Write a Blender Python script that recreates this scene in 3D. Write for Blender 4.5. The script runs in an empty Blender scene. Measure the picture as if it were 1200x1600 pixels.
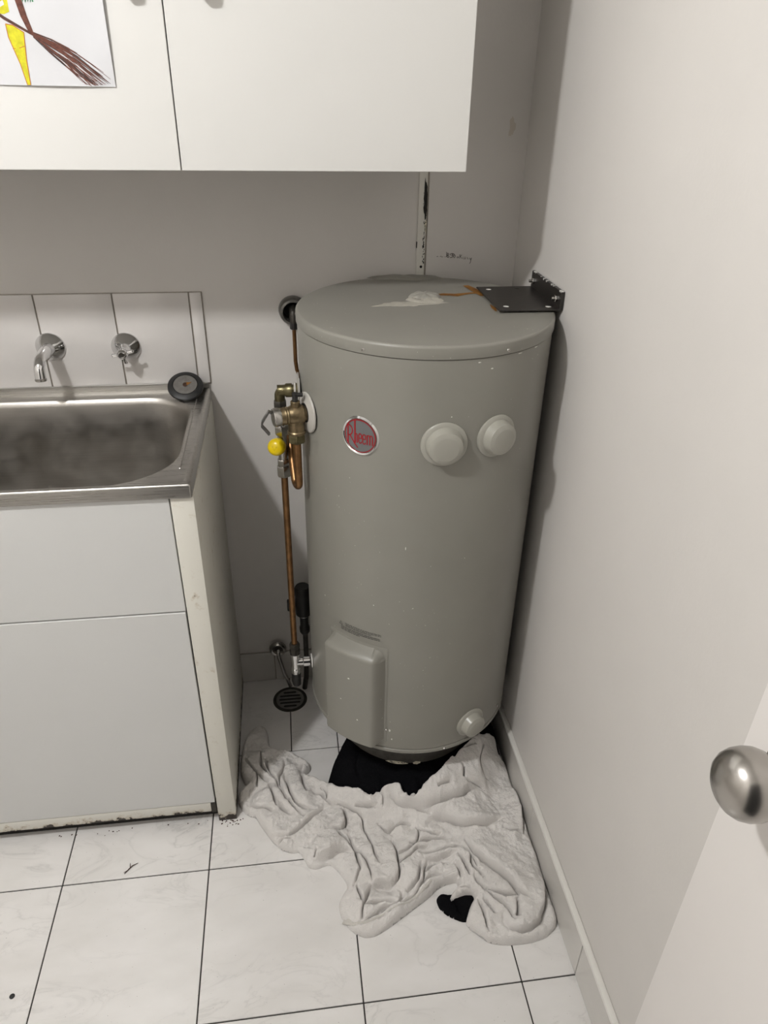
import bpy, bmesh, math, random
import numpy as np
from mathutils import Vector, Matrix

random.seed(4)
SC = bpy.context.scene
COL = SC.collection
PI = math.pi

# ------------------------------------------------------------------ camera
F_PX = 1133.08                                   # focal length for a 1200 x 1600 frame
CAM = Vector((-0.4896, -1.5457, 1.4556))
R_RIGHT = Vector((0.9912, -0.1309, 0.0174))
R_DOWN = Vector((-0.0521, -0.5088, -0.8593))
R_FWD = Vector((0.1213, 0.8509, -0.5112))
cam_d = bpy.data.cameras.new('camera')
cam = bpy.data.objects.new('camera', cam_d)
COL.objects.link(cam)
cam_d.sensor_fit = 'VERTICAL'
cam_d.sensor_height = 36.0
cam_d.lens = 36.0 * F_PX / 1600.0
cam_d.clip_start = 0.02
m3 = Matrix((R_RIGHT, -R_DOWN, -R_FWD)).transposed()
cam.matrix_world = Matrix.Translation(CAM) @ m3.to_4x4()
SC.camera = cam

# ------------------------------------------------------------------ world, light, exposure
w = bpy.data.worlds.new('world')
SC.world = w
w.use_nodes = True
w.node_tree.nodes['Background'].inputs[0].default_value = (1.0, 0.97, 0.93, 1)
w.node_tree.nodes['Background'].inputs[1].default_value = 0.03
LAMP = Vector((-1.20, -1.20, 2.15))               # pendant lamp of the room
LAMP_POWER = 56.0
LAMP_COLOR = (1.0, 1.0, 0.995)
SC.view_settings.view_transform = 'Standard'
SC.view_settings.look = 'None'
SC.view_settings.gamma = 1.0
SC.view_settings.use_curve_mapping = False
SC.view_settings.exposure = 0.0

# ------------------------------------------------------------------ pixel -> place on the floor (traced outlines)
def ray(u, v):
    return R_RIGHT * ((u - 600) / F_PX) + R_DOWN * ((v - 800) / F_PX) + R_FWD

def on_floor(u, v, z=0.0):
    d = ray(u, v)
    return CAM + d * ((z - CAM.z) / d.z)

def on_back(u, v, y=0.0):
    d = ray(u, v)
    return CAM + d * ((y - CAM.y) / d.y)

# ------------------------------------------------------------------ materials
class NT:
    def __init__(self, name):
        self.m = bpy.data.materials.new(name)
        self.m.use_nodes = True
        self.t = self.m.node_tree
        self.b = self.t.nodes['Principled BSDF']
    def n(self, typ, **kw):
        nd = self.t.nodes.new(typ)
        for k, v in kw.items():
            if isinstance(k, str) and k.startswith('i_'):
                nd.inputs[k[2:].replace('_', ' ')].default_value = v
            else:
                setattr(nd, k, v)
        return nd
    def l(self, a, b):
        self.t.links.new(a, b)
    def ramp(self, fac, stops, interp='LINEAR'):
        r = self.n('ShaderNodeValToRGB')
        r.color_ramp.interpolation = interp
        e = r.color_ramp.elements
        while len(e) < len(stops):
            e.new(0.5)
        for el, (p, c) in zip(e, stops):
            el.position = p
            el.color = c if len(c) == 4 else (*c, 1)
        self.l(fac, r.inputs[0])
        return r.outputs[0]
    def mix(self, fac, a, b):
        x = self.n('ShaderNodeMix', data_type='RGBA')
        if isinstance(fac, float):
            x.inputs[0].default_value = fac
        else:
            self.l(fac, x.inputs[0])
        for s, v in ((6, a), (7, b)):
            if isinstance(v, tuple):
                x.inputs[s].default_value = (*v[:3], 1)
            else:
                self.l(v, x.inputs[s])
        return x.outputs[2]
    def bump(self, h, strength=0.2, dist=0.002):
        b = self.n('ShaderNodeBump')
        b.inputs['Strength'].default_value = strength
        b.inputs['Distance'].default_value = dist
        self.l(h, b.inputs['Height'])
        self.l(b.outputs[0], self.b.inputs['Normal'])
    def noise(self, scale, detail=3.0, rough=0.5, vec=None, dist=0.0):
        x = self.n('ShaderNodeTexNoise')
        x.inputs['Scale'].default_value = scale
        x.inputs['Detail'].default_value = detail
        x.inputs['Roughness'].default_value = rough
        x.inputs['Distortion'].default_value = dist
        if vec is not None:
            self.l(vec, x.inputs['Vector'])
        return x.outputs['Fac']
    def obj(self):
        return self.n('ShaderNodeTexCoord').outputs['Object']
    def pos(self):
        return self.n('ShaderNodeNewGeometry').outputs['Position']
    def scaled(self, vec, s):
        x = self.n('ShaderNodeMapping')
        x.inputs['Scale'].default_value = s
        self.l(vec, x.inputs['Vector'])
        return x.outputs[0]
    def set(self, color=None, rough=None, metal=None, **kw):
        if color is not None:
            self.b.inputs['Base Color'].default_value = (*color[:3], 1)
        if rough is not None:
            self.b.inputs['Roughness'].default_value = rough
        if metal is not None:
            self.b.inputs['Metallic'].default_value = metal
        for k, v in kw.items():
            self.b.inputs[k.replace('_', ' ')].default_value = v
        return self

M = {}
def simple(name, color, rough=0.5, metal=0.0, var=0.06, vscale=30, bump=0.0, bscale=200, **kw):
    t = NT(name)
    t.set(color, rough, metal, **kw)
    p = t.pos()
    f = t.noise(vscale, 4, 0.6, p)
    dark = tuple(c * (1 - var) for c in color)
    lite = tuple(min(1, c * (1 + var)) for c in color)
    t.l(t.ramp(f, [(0.3, dark), (0.7, lite)]), t.b.inputs['Base Color'])
    if bump:
        t.bump(t.noise(bscale, 3, 0.6, p), bump, 0.001)
    M[name] = t.m
    return t

simple('wall_paint', (0.70, 0.672, 0.640), 0.6, var=0.015, vscale=6, bump=0.25, bscale=120)
simple('ceiling_paint', (0.75, 0.73, 0.70), 0.8, var=0.01)
simple('melamine', (0.71, 0.70, 0.672), 0.32, var=0.012, vscale=5)
simple('melamine_edge', (0.74, 0.72, 0.66), 0.4, var=0.03, vscale=14)
simple('cupboard_grey', (0.66, 0.66, 0.645), 0.35, var=0.015, vscale=5)
simple('dark_gap', (0.02, 0.018, 0.016), 0.9)
simple('grout', (0.035, 0.032, 0.030), 0.9, var=0.3, vscale=40)
simple('pale_grout', (0.36, 0.325, 0.28), 0.9, var=0.25, vscale=30)
simple('splash_tile', (0.72, 0.69, 0.665), 0.12, var=0.012)
simple('skirting_tile', (0.64, 0.62, 0.585), 0.2, var=0.03, vscale=12)
simple('white_trim', (0.78, 0.765, 0.72), 0.35, var=0.02)
simple('chrome', (0.72, 0.72, 0.72), 0.09, 1.0, var=0.02)
simple('dull_chrome', (0.50, 0.485, 0.46), 0.25, 1.0, var=0.15, vscale=120)
simple('brass', (0.235, 0.18, 0.105), 0.36, 0.9, var=0.3, vscale=90, bump=0.15, bscale=300)
simple('old_brass', (0.15, 0.13, 0.07), 0.35, 0.85, var=0.35, vscale=80)
simple('copper', (0.235, 0.125, 0.055), 0.36, 0.9, var=0.25, vscale=60)
simple('dark_metal', (0.055, 0.05, 0.042), 0.45, 0.6, var=0.3, vscale=90)
simple('collar_grey', (0.13, 0.125, 0.115), 0.32, 0.7, var=0.3, vscale=90)
simple('black_plastic', (0.016, 0.015, 0.014), 0.45, var=0.2)
simple('yellow_plastic', (0.72, 0.52, 0.0), 0.3, var=0.05)
simple('yellow_mark', (0.42, 0.27, 0.0), 0.4)
simple('grey_plastic', (0.21, 0.21, 0.20), 0.4, var=0.1)
simple('cap_plastic', (0.36, 0.35, 0.305), 0.28, var=0.02)
simple('white_plastic', (0.50, 0.48, 0.44), 0.35, var=0.03)
simple('bracket_paint', (0.022, 0.019, 0.017), 0.38, var=0.3, vscale=60)
simple('rubber', (0.011, 0.011, 0.011), 0.5, var=0.2)
simple('paper', (0.64, 0.64, 0.655), 0.8, var=0.02, vscale=8, bump=0.5, bscale=14)
simple('ink_brown', (0.13, 0.045, 0.03), 0.8, var=0.4, vscale=200)
simple('ink_black', (0.035, 0.03, 0.03), 0.8)
simple('ink_yellow', (0.60, 0.56, 0.02), 0.8, var=0.2, vscale=120)
simple('ink_orange', (0.50, 0.16, 0.03), 0.8)
simple('ink_green', (0.02, 0.16, 0.06), 0.8, var=0.4, vscale=300)
simple('marker', (0.20, 0.18, 0.165), 0.8)
simple('badge_red', (0.30, 0.004, 0.010), 0.6)
simple('badge_grey', (0.15, 0.155, 0.155), 0.5, 0.1)
simple('print_black', (0.03, 0.03, 0.028), 0.7)
simple('satin_nickel', (0.42, 0.40, 0.375), 0.27, 1.0, var=0.02)
simple('door_paint', (0.78, 0.745, 0.715), 0.45, var=0.01, vscale=4)
simple('twig', (0.06, 0.03, 0.02), 0.9)
simple('lamp_cord', (0.6, 0.6, 0.6), 0.6)
simple('grate_steel', (0.30, 0.29, 0.275), 0.4, 0.8, var=0.2, vscale=80)
simple('stand_metal', (0.085, 0.08, 0.07), 0.5, 0.2, var=0.3, vscale=40)
simple('scale_crust', (0.62, 0.58, 0.46), 0.9, var=0.25, vscale=150)
simple('sealant', (0.47, 0.445, 0.385), 0.6, var=0.10, vscale=70, bump=0.5, bscale=160)
simple('sealant_cap', (0.36, 0.345, 0.305), 0.45, var=0.05, vscale=90)

# marble-look floor tile: each tile gets its own veining
t = NT('floor_tile'); t.set((0.7, 0.67, 0.63), 0.16)
oi = t.n('ShaderNodeObjectInfo')
vm = t.n('ShaderNodeVectorMath', operation='SCALE'); vm.inputs['Scale'].default_value = 37.0
cmb = t.n('ShaderNodeCombineXYZ'); t.l(oi.outputs['Random'], cmb.inputs[0]); t.l(oi.outputs['Random'], cmb.inputs[1])
t.l(cmb.outputs[0], vm.inputs[0])
va = t.n('ShaderNodeVectorMath', operation='ADD')
rt = t.n('ShaderNodeMapping'); rt.inputs['Rotation'].default_value = (0, 0, -0.72); rt.inputs['Scale'].default_value = (1.0, 2.1, 1.0)
t.l(t.pos(), rt.inputs['Vector'])
t.l(rt.outputs[0], va.inputs[0]); t.l(vm.outputs[0], va.inputs[1])
n1 = t.noise(5.0, 6, 0.55, va.outputs[0], 1.6)
sb = t.n('ShaderNodeMath', operation='SUBTRACT'); sb.inputs[1].default_value = 0.5; t.l(n1, sb.inputs[0])
ab = t.n('ShaderNodeMath', operation='ABSOLUTE'); t.l(sb.outputs[0], ab.inputs[0])
vein = t.ramp(ab.outputs[0], [(0.0, (1, 1, 1)), (0.014, (0.35,) * 3), (0.05, (0, 0, 0))])
patchy = t.ramp(t.noise(3.3, 3, 0.5, va.outputs[0]), [(0.42, (0, 0, 0)), (0.68, (1, 1, 1))])
mul = t.n('ShaderNodeMath', operation='MULTIPLY'); t.l(vein, mul.inputs[0]); t.l(patchy, mul.inputs[1])
m2 = t.n('ShaderNodeMath', operation='MULTIPLY'); m2.inputs[1].default_value = 0.55; t.l(mul.outputs[0], m2.inputs[0])
base = t.ramp(t.noise(7, 3, 0.5, va.outputs[0]), [(0.35, (0.78, 0.76, 0.735)), (0.65, (0.84, 0.82, 0.80))])
c1 = t.mix(m2.outputs[0], base, (0.54, 0.53, 0.51))
spk = t.ramp(t.noise(260, 1, 0.5, va.outputs[0]), [(0.78, (0, 0, 0)), (0.80, (1, 1, 1))])
t.l(t.mix(spk, c1, (0.16, 0.13, 0.11)), t.b.inputs['Base Color'])
M['floor_tile'] = t.m

# tank enamel: warm grey with tiny white chips
t = NT('tank_enamel'); t.set((0.2, 0.19, 0.16), 0.36)
p = t.pos()
b1 = t.ramp(t.noise(9, 3, 0.5, p), [(0.3, (0.256, 0.248, 0.217)), (0.7, (0.274, 0.265, 0.233))])
ch = t.ramp(t.noise(330, 0, 0.5, p), [(0.845, (0, 0, 0)), (0.853, (1, 1, 1))])
gate = t.ramp(t.noise(14, 1, 0.5, p), [(0.55, (0, 0, 0)), (0.60, (1, 1, 1))])
mm = t.n('ShaderNodeMath', operation='MULTIPLY'); t.l(ch, mm.inputs[0]); t.l(gate, mm.inputs[1])
t.l(t.mix(mm.outputs[0], b1, (0.62, 0.60, 0.54)), t.b.inputs['Base Color'])
t.bump(t.noise(60, 2, 0.5, p), 0.03, 0.001)
M['tank_enamel'] = t.m

# brushed stainless steel
t = NT('steel'); t.set((0.46, 0.445, 0.42), 0.3, 1.0)
p = t.scaled(t.pos(), (3, 160, 160))
f = t.noise(3, 4, 0.6, p)
t.l(t.ramp(f, [(0.3, (0.40, 0.385, 0.36)), (0.7, (0.52, 0.505, 0.48))]), t.b.inputs['Base Color'])
t.l(t.ramp(f, [(0.3, (0.24,) * 3), (0.7, (0.38,) * 3)]), t.b.inputs['Roughness'])
t.bump(f, 0.05, 0.001)
M['steel'] = t.m
t = NT('bowl_steel'); t.set((0.42, 0.40, 0.37), 0.36, 1.0)
p = t.scaled(t.pos(), (3, 120, 120))
f = t.noise(3, 5, 0.65, p)
t.l(t.ramp(f, [(0.3, (0.41, 0.39, 0.36)), (0.7, (0.46, 0.44, 0.41))]), t.b.inputs['Base Color'])
t.l(t.ramp(t.noise(18, 4, 0.6, t.pos()), [(0.35, (0.30,) * 3), (0.7, (0.46,) * 3)]), t.b.inputs['Roughness'])
t.bump(f, 0.05, 0.001)
M['bowl_steel'] = t.m

# mouldy white edges (stains with a shape of their own)
def mouldy(name, base, z0, z1, thr, dark=(0.035, 0.025, 0.018), scale=45, tint=(0.42, 0.33, 0.20)):
    t = NT(name); t.set(base, 0.5)
    p = t.pos()
    sep = t.n('ShaderNodeSeparateXYZ'); t.l(p, sep.inputs[0])
    mr = t.n('ShaderNodeMapRange')
    mr.inputs['From Min'].default_value = z0; mr.inputs['From Max'].default_value = z1
    mr.inputs['To Min'].default_value = 0.42; mr.inputs['To Max'].default_value = 0.0
    t.l(sep.outputs[2], mr.inputs['Value'])
    ad = t.n('ShaderNodeMath', operation='ADD'); t.l(t.noise(scale, 6, 0.65, p), ad.inputs[0]); t.l(mr.outputs[0], ad.inputs[1])
    k = t.ramp(ad.outputs[0], [(thr, (0, 0, 0)), (thr + 0.04, (1, 1, 1))])
    k2 = t.ramp(ad.outputs[0], [(thr - 0.12, (0, 0, 0)), (thr, (0.5,) * 3)])
    t.l(t.mix(k, t.mix(k2, base, tint), dark), t.b.inputs['Base Color'])
    M[name] = t.m
mouldy('mouldy_rail', (0.70, 0.68, 0.62), 0.035, 0.064, 0.835)
mouldy('mouldy_post', (0.72, 0.70, 0.63), 0.0, 0.05, 0.72)

# terry towels
def terry(name, c0, c1, rough=0.95):
    t = NT(name); t.set(c0, rough)
    p = t.pos()
    big = t.noise(11, 4, 0.6, p)
    fine = t.noise(330, 3, 0.7, p)
    col = t.ramp(big, [(0.3, c0), (0.7, c1)])
    t.l(col, t.b.inputs['Base Color'])
    b = t.n('ShaderNodeBump'); b.inputs['Strength'].default_value = 0.8; b.inputs['Distance'].default_value = 0.0035
    t.l(fine, b.inputs['Height']); t.l(b.outputs[0], t.b.inputs['Normal'])
    t.b.inputs['Sheen Weight'].default_value = 0.15
    t.b.inputs['Sheen Roughness'].default_value = 0.6
    M[name] = t.m
terry('white_terry', (0.80, 0.765, 0.73), (0.86, 0.83, 0.80))
terry('hem_cloth', (0.66, 0.63, 0.58), (0.70, 0.67, 0.62))
terry('black_terry', (0.003, 0.003, 0.004), (0.005, 0.005, 0.0065))
for k in ('black_terry',):
    M[k].node_tree.nodes['Principled BSDF'].inputs['Sheen Weight'].default_value = 0.0
    M[k].node_tree.nodes['Principled BSDF'].inputs['Specular IOR Level'].default_value = 0.12

# rust stain
t = NT('rust'); t.set((0.30, 0.13, 0.025), 0.7)
t.l(t.ramp(t.noise(60, 4, 0.6, t.pos()), [(0.3, (0.15, 0.055, 0.008)), (0.7, (0.32, 0.145, 0.02))]), t.b.inputs['Base Color'])
M['rust'] = t.m

# lamp glass
t = NT('lamp_glow'); t.set((1, 1, 1), 0.5)
t.b.inputs['Emission Color'].default_value = (*LAMP_COLOR, 1)
BULB_R = 0.045
t.b.inputs['Emission Strength'].default_value = LAMP_POWER / (4 * PI * BULB_R ** 2 * PI)
M['lamp_glow'] = t.m

# ------------------------------------------------------------------ mesh helpers
class MB:
    """collects shapes; build() links them as ONE mesh object"""
    def __init__(self):
        self.bm = bmesh.new()
    def faces(self, vs, fs):
        bv = [self.bm.verts.new(v) for v in vs]
        for f in fs:
            try:
                self.bm.faces.new([bv[i] for i in f])
            except ValueError:
                pass
        return bv
    def box(self, lo, hi, bev=0.0, seg=2):
        (a, b, c), (d, e, f) = lo, hi
        bv = self.faces([(a, b, c), (d, b, c), (d, e, c), (a, e, c), (a, b, f), (d, b, f), (d, e, f), (a, e, f)],
                        [(0, 3, 2, 1), (4, 5, 6, 7), (0, 1, 5, 4), (1, 2, 6, 5), (2, 3, 7, 6), (3, 0, 4, 7)])
        if bev:
            ed = {e for v in bv for e in v.link_edges}
            bmesh.ops.bevel(self.bm, geom=list(ed), offset=bev, segments=seg, profile=0.5, affect='EDGES')
        return self
    def lathe(self, prof, org=(0, 0, 0), axis=(0, 0, 1), n=32, phase=0.0, close=False):
        """prof: (radius, height) list"""
        ax = Vector(axis).normalized()
        s = Vector((0, 0, 1)) if abs(ax.z) < 0.9 else Vector((1, 0, 0))
        u = ax.cross(s).normalized(); v = ax.cross(u)
        o = Vector(org)
        rings = []
        for r, h in prof:
            if r <= 1e-7:
                rings.append([self.bm.verts.new(o + ax * h)])
            else:
                rings.append([self.bm.verts.new(o + ax * h + (u * math.cos(2 * PI * k / n + phase) + v * math.sin(2 * PI * k / n + phase)) * r) for k in range(n)])
        seq = list(zip(rings, rings[1:]))
        if close:
            seq.append((rings[-1], rings[0]))
        for A, B in seq:
            for k in range(n):
                k2 = (k + 1) % n
                if len(A) == 1 and len(B) == 1:
                    continue
                if len(A) == 1:
                    self.bm.faces.new((A[0], B[k2], B[k]))
                elif len(B) == 1:
                    self.bm.faces.new((A[k], A[k2], B[0]))
                else:
                    self.bm.faces.new((A[k], A[k2], B[k2], B[k]))
        return self
    def tube(self, path, r, n=14, cap=True):
        P = [Vector(p) for p in path]
        rr = r if isinstance(r, (list, tuple)) else [r] * len(P)
        T = []
        for i in range(len(P)):
            a = P[max(0, i - 1)]; b = P[min(len(P) - 1, i + 1)]
            T.append((b - a).normalized())
        s = Vector((0, 0, 1)) if abs(T[0].z) < 0.9 else Vector((1, 0, 0))
        u = T[0].cross(s).normalized()
        rings = []
        for i, p in enumerate(P):
            u = (u - T[i] * u.dot(T[i])).normalized()
            v = T[i].cross(u)
            rings.append([self.bm.verts.new(p + (u * math.cos(2 * PI * k / n) + v * math.sin(2 * PI * k / n)) * rr[i]) for k in range(n)])
        for A, B in zip(rings, rings[1:]):
            for k in range(n):
                self.bm.faces.new((A[k], A[(k + 1) % n], B[(k + 1) % n], B[k]))
        if cap:
            self.bm.faces.new(rings[0][::-1]); self.bm.faces.new(rings[-1])
        return self
    def ribbon(self, pts, wid, mapf, taper=False):
        """flat stroke: 2D polyline of a width, mapf(u, v) -> 3D"""
        n = len(pts)
        ws = wid if isinstance(wid, (list, tuple)) else [wid] * n
        L, Rr = [], []
        for i, (x, y) in enumerate(pts):
            a = pts[max(0, i - 1)]; b = pts[min(n - 1, i + 1)]
            dx, dy = b[0] - a[0], b[1] - a[1]
            q = math.hypot(dx, dy) or 1
            h = ws[i] / 2
            L.append(self.bm.verts.new(mapf(x - dy / q * h, y + dx / q * h)))
            Rr.append(self.bm.verts.new(mapf(x + dy / q * h, y - dx / q * h)))
        for i in range(n - 1):
            self.bm.faces.new((L[i], Rr[i], Rr[i + 1], L[i + 1]))
        return self
    def poly(self, pts, mapf):
        self.bm.faces.new([self.bm.verts.new(mapf(*q)) for q in pts])
        return self
    def build(self, name, mat, parent=None, angle=35, kind=None, label=None, fix=True, offset=None):
        bm = self.bm
        if fix:
            bmesh.ops.recalc_face_normals(bm, faces=bm.faces)
        ca = math.radians(angle)
        for f in bm.faces:
            f.smooth = True
        for e in bm.edges:
            if len(e.link_faces) == 2 and e.calc_face_angle(0) > ca:
                e.smooth = False
        me = bpy.data.meshes.new(name)
        bm.to_mesh(me); bm.free()
        me.materials.append(M[mat])
        o = bpy.data.objects.new(name, me)
        COL.objects.link(o)
        if parent is not None:
            o.parent = parent
            # parents sit at their base point without rotation: keep world coordinates
            o.matrix_parent_inverse = Matrix.Translation(-Vector(world_loc(parent)))
        if kind:
            o['kind'] = kind
        if label:
            o['label'] = label
        return o

def world_loc(o):
    p = Vector(o.location)
    while o.parent:
        mp = o.matrix_parent_inverse.translation
        o = o.parent
        p = p + mp + Vector(o.location)
    return p

def thing(name, label, cat, loc, group=None):
    o = bpy.data.objects.new(name, None)
    COL.objects.link(o)
    o.empty_display_size = 0.05
    o.location = loc
    o['label'] = label; o['category'] = cat
    if group:
        o['group'] = group
    return o

def tag(o, label, cat, group=None):
    o['label'] = label; o['category'] = cat
    if group:
        o['group'] = group
    return o

def arc_pts(c, r, a0, a1, n):
    return [(c[0] + r * math.cos(a0 + (a1 - a0) * i / n), c[1] + r * math.sin(a0 + (a1 - a0) * i / n)) for i in range(n + 1)]

def hexnut(mb, org, axis, r, h, ch=0.15):
    mb.lathe([(0, 0), (r * (1 - ch), 0), (r, h * 0.18), (r, h * 0.82), (r * (1 - ch), h), (0, h)], org, axis, n=6)

def rod(mb, org, axis, r, h, n=20, bev=0.12):
    b = r * bev
    mb.lathe([(0, 0), (r - b, 0), (r, b), (r, h - b), (r - b, h), (0, h)], org, axis, n=n)

# ================================================================== THE ROOM
X0, Y0, H = -2.30, -1.95, 2.235
S = 0.3                                            # floor tile module
TX, TY = -1.0121, -0.5664                          # a crossing of the floor joints

b = MB(); b.box((X0 - .1, Y0 - .1, -0.10), (0.1, 0.1, -0.0025))
floor = b.build('floor', 'grout', kind='structure')
G = 0.0013
def floor_tile(x0, x1, y0, y1):
    x0, x1 = max(x0, X0), min(x1, 0.0); y0, y1 = max(y0, Y0), min(y1, 0.0)
    if x1 - x0 < 0.004 or y1 - y0 < 0.004:
        return
    mb = MB()
    mb.box((x0 + G, y0 + G, -0.009), (x1 - G, y1 - G, 0.0), 0.0008, 1)
    mb.build('tile', 'floor_tile', floor)
for i in range(-5, 4):
    for j in range(-5, 2):
        xa, ya = TX + i * S, TY + j * S
        if j == 1 and i == 1:                      # the cut tiles around the floor drain
            floor_tile(xa, -0.530, ya, ya + S); floor_tile(-0.530, xa + S, ya, ya + S)
        else:
            floor_tile(xa, xa + S, ya, ya + S)

b = MB(); b.box((X0 - .1, 0, -0.1), (0.1, 0.1, H)); wall_back = b.build('wall_back', 'wall_paint', kind='structure')
b = MB(); b.box((0, Y0 - .1, -0.1), (0.1, 0.0, H)); wall_right = b.build('wall_right', 'wall_paint', kind='structure')
b = MB(); b.box((X0 - .1, Y0 - .1, -0.1), (X0, 0.0, H)); b.build('wall_left', 'wall_paint', kind='structure')
DX0, DX1, DH = -0.93, -0.075, 2.03
b = MB(); b.box((X0, Y0 - .1, -.1), (DX0, Y0, H)); b.box((DX1, Y0 - .1, -.1), (0, Y0, H)); b.box((DX0, Y0 - .1, DH), (DX1, Y0, H))
b.build('wall_front', 'wall_paint', kind='structure')
b = MB(); b.box((X0 - .1, Y0 - .1, H), (0.1, 0.1, H + .1)); b.build('ceiling', 'ceiling_paint', kind='structure')

# skirting of cut tiles: right wall (with white cap strip) and back wall
HS = 0.1085
b = MB(); b.box((-0.0035, Y0, 0.0), (0.0, -0.0005, HS)); sk_r = b.build('baseboard_right', 'pale_grout', kind='structure')
for j in range(-5, 2):
    ya, yb = max(TY + j * S, Y0), min(TY + j * S + S, -0.008)
    if yb - ya > 0.01:
        mb = MB(); mb.box((-0.0085, ya + 0.001, 0.0012), (-0.0015, yb - 0.001, HS), 0.0008, 1); mb.build('tile', 'skirting_tile', sk_r)
b = MB(); b.box((-0.0125, Y0, HS), (0.0, -0.001, HS + 0.0085), 0.0022, 2)
b.build('trim_1', 'white_trim', kind='structure')
b = MB(); b.box((X0, -0.0035, 0.0), (-0.009, 0.0, 0.098)); sk_b = b.build('baseboard_back', 'pale_grout', kind='structure')
xs = [X0, -2.067, -1.767, -1.467, -1.167, -0.867, -0.567, -0.267, -0.0095]
for xa, xb in zip(xs, xs[1:]):
    mb = MB(); mb.box((xa + 0.001, -0.0085, 0.0012), (xb - 0.001, -0.0015, 0.098), 0.0008, 1); mb.build('tile', 'skirting_tile', sk_b)

# splashback tiles on the back wall above the tub
ZT, ZB = 1.0765, 0.883
tx = [-1.1386, -0.9867, -0.8348, -0.6830]
mb = MB(); mb.box((-1.30, -0.0022, ZB - .004), (-0.6563, 0.0005, ZT + 0.001)); mb.build('grout_bed', 'pale_grout', wall_back)
edges = [(-1.2905, -1.1386)] + list(zip(tx, tx[1:])) + [(-0.6830, -0.6568)]
for xa, xb in edges:
    mb = MB(); mb.box((xa + 0.0015, -0.0062, ZB), (xb - 0.0015, -0.001, ZT), 0.0009, 2); mb.build('tile', 'splash_tile', wall_back)

# cover strip on the back wall, rotten along its right edge
b = MB(); b.box((-0.2125, -0.0045, 0.55), (-0.1955, 0.0005, H - 0.3), 0.0008, 1); strip = b.build('trim_2', 'melamine_edge', kind='structure')
b = MB(); b.box((-0.1955, -0.0012, 0.55), (-0.1918, 0.0006, H - 0.3)); b.build('joint_gap', 'pale_grout', strip)
b = MB(); b.box((-0.1916, -0.0022, 0.55), (-0.0002, 0.0004, H - 0.002)); b.build('wall_board', 'wall_paint', wall_back)
rng = random.Random(3)
def blotch(mb, cx, cz, rx, rz, y, n=22, rough=0.3):
    ph = [rng.uniform(0, 6.28) for _ in range(4)]
    pts = []
    for k in range(n):
        a = 2 * PI * k / n
        q = 1 + rough * (0.5 * math.sin(3 * a + ph[0]) + 0.35 * math.sin(5 * a + ph[1]) + 0.3 * math.sin(9 * a + ph[2])) * rng.uniform(0.7, 1.2)
        pts.append((cx + rx * q * math.cos(a), y, cz + rz * q * math.sin(a)))
    mb.faces(pts, [tuple(range(n))])
b = MB()
blotch(b, -0.1990, 1.262, 0.0034, 0.026, -0.0052, rough=0.35)
blotch(b, -0.1982, 1.238, 0.0036, 0.020, -0.0053, rough=0.35)
for k in range(26):
    z = 1.215 - 0.085 * (k / 26) - rng.uniform(0, .006)
    blotch(b, -0.1985 + rng.uniform(-.0022, .002), z, rng.uniform(.0004, .0013), rng.uniform(.001, .0035), -0.0050 - 0.0001 * (k % 5), n=10, rough=0.4)
for k in range(10):
    blotch(b, -0.1975 + rng.uniform(-.006, .004), 1.285 - .10 * rng.random(), .0006, .0008, -0.0049, n=7)
b.build('mould', 'dark_gap', strip)
b = MB(); blotch(b, -0.1966, 1.203, 0.0022, 0.012, -0.00495, rough=0.3); b.build('rotten_filler', 'scale_crust', strip)
b = MB(); b.lathe([(0.0028, 0), (0.0028, .0006), (0, .0006)], (-0.2025, -0.0045, 1.1225), (0, -1, 0), 14); b.build('screw_hole', 'dark_gap', strip)
b = MB(); b.box((-0.2135, -0.0047, 1.160), (-0.2122, -0.0001, 1.172)); b.build('chip', 'dark_gap', strip)

# faded handwriting on the wall, right of the strip
def wmap(u, v):
    return (u, -0.0028, v)
b = MB()
def wr(x, z, pts, wd=0.0011, s=0.0075):
    b.ribbon([(x + px * s, z + pz * s) for px, pz in pts], wd, wmap)
wr(-0.1700, 1.1418, [(0, 0), (.3, .15), (.5, 0)]); wr(-0.1628, 1.1412, [(0, .1), (.3, .3), (.5, .0), (.9, .1)])
wr(-0.1530, 1.1415, [(0, 0), (.55, .05), (.6, 1.2), (.45, 1.3)])
wr(-0.1490, 1.1400, [(0.1, .2), (.6, 0), (.8, .35), (.3, .6), (.1, .9), (.45, 1.2), (.75, .95), (.25, .55), (.05, .2)], .0016)
wr(-0.1420, 1.1400, [(0.2, .6), (.2, 1.0), (.7, 1.1), (.8, .7), (.3, .5), (.8, .7), (.7, .05), (.1, 0)], .0017)
wr(-0.1375, 1.1440, [(0, 0), (.3, .5), (.7, .4), (.5, .1), (.9, .2)], .0018)
wr(-0.1350, 1.1388, [(0, .5), (.3, .9), (.7, .6), (.5, .1), (.1, .3), (.3, .6)], .0014)
wr(-0.1270, 1.1388, [(0, .3), (.6, .35), (.6, .1), (.05, .05)])
wr(-0.1205, 1.1378, [(0, 0), (.05, 1.1), (.05, .5), (.6, 1.0), (.2, .5), (.7, .0)])
wr(-0.1135, 1.1355, [(0, .8), (.1, .2), (.5, .1), (.6, .8), (.6, .2), (.9, .2)], .0009)
wr(-0.1045, 1.1345, [(0, .8), (.2, .3), (.5, .3)], .0009)
wr(-0.0990, 1.1330, [(0, .8), (.2, .3), (.5, .8), (.3, -.5), (.05, -.7)], .0013)
b.build('handwriting', 'marker', wall_back, fix=False)
b = MB(); blotch(b, -0.034, 1.383, .006, .016, -0.0026, rough=.4)
# a faint brown damp mark on the board
t = NT('damp_mark'); t.set((0.62, 0.565, 0.50), 0.7); M['damp_mark'] = t.m
b.build('damp_mark', 'damp_mark', wall_back)

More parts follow.
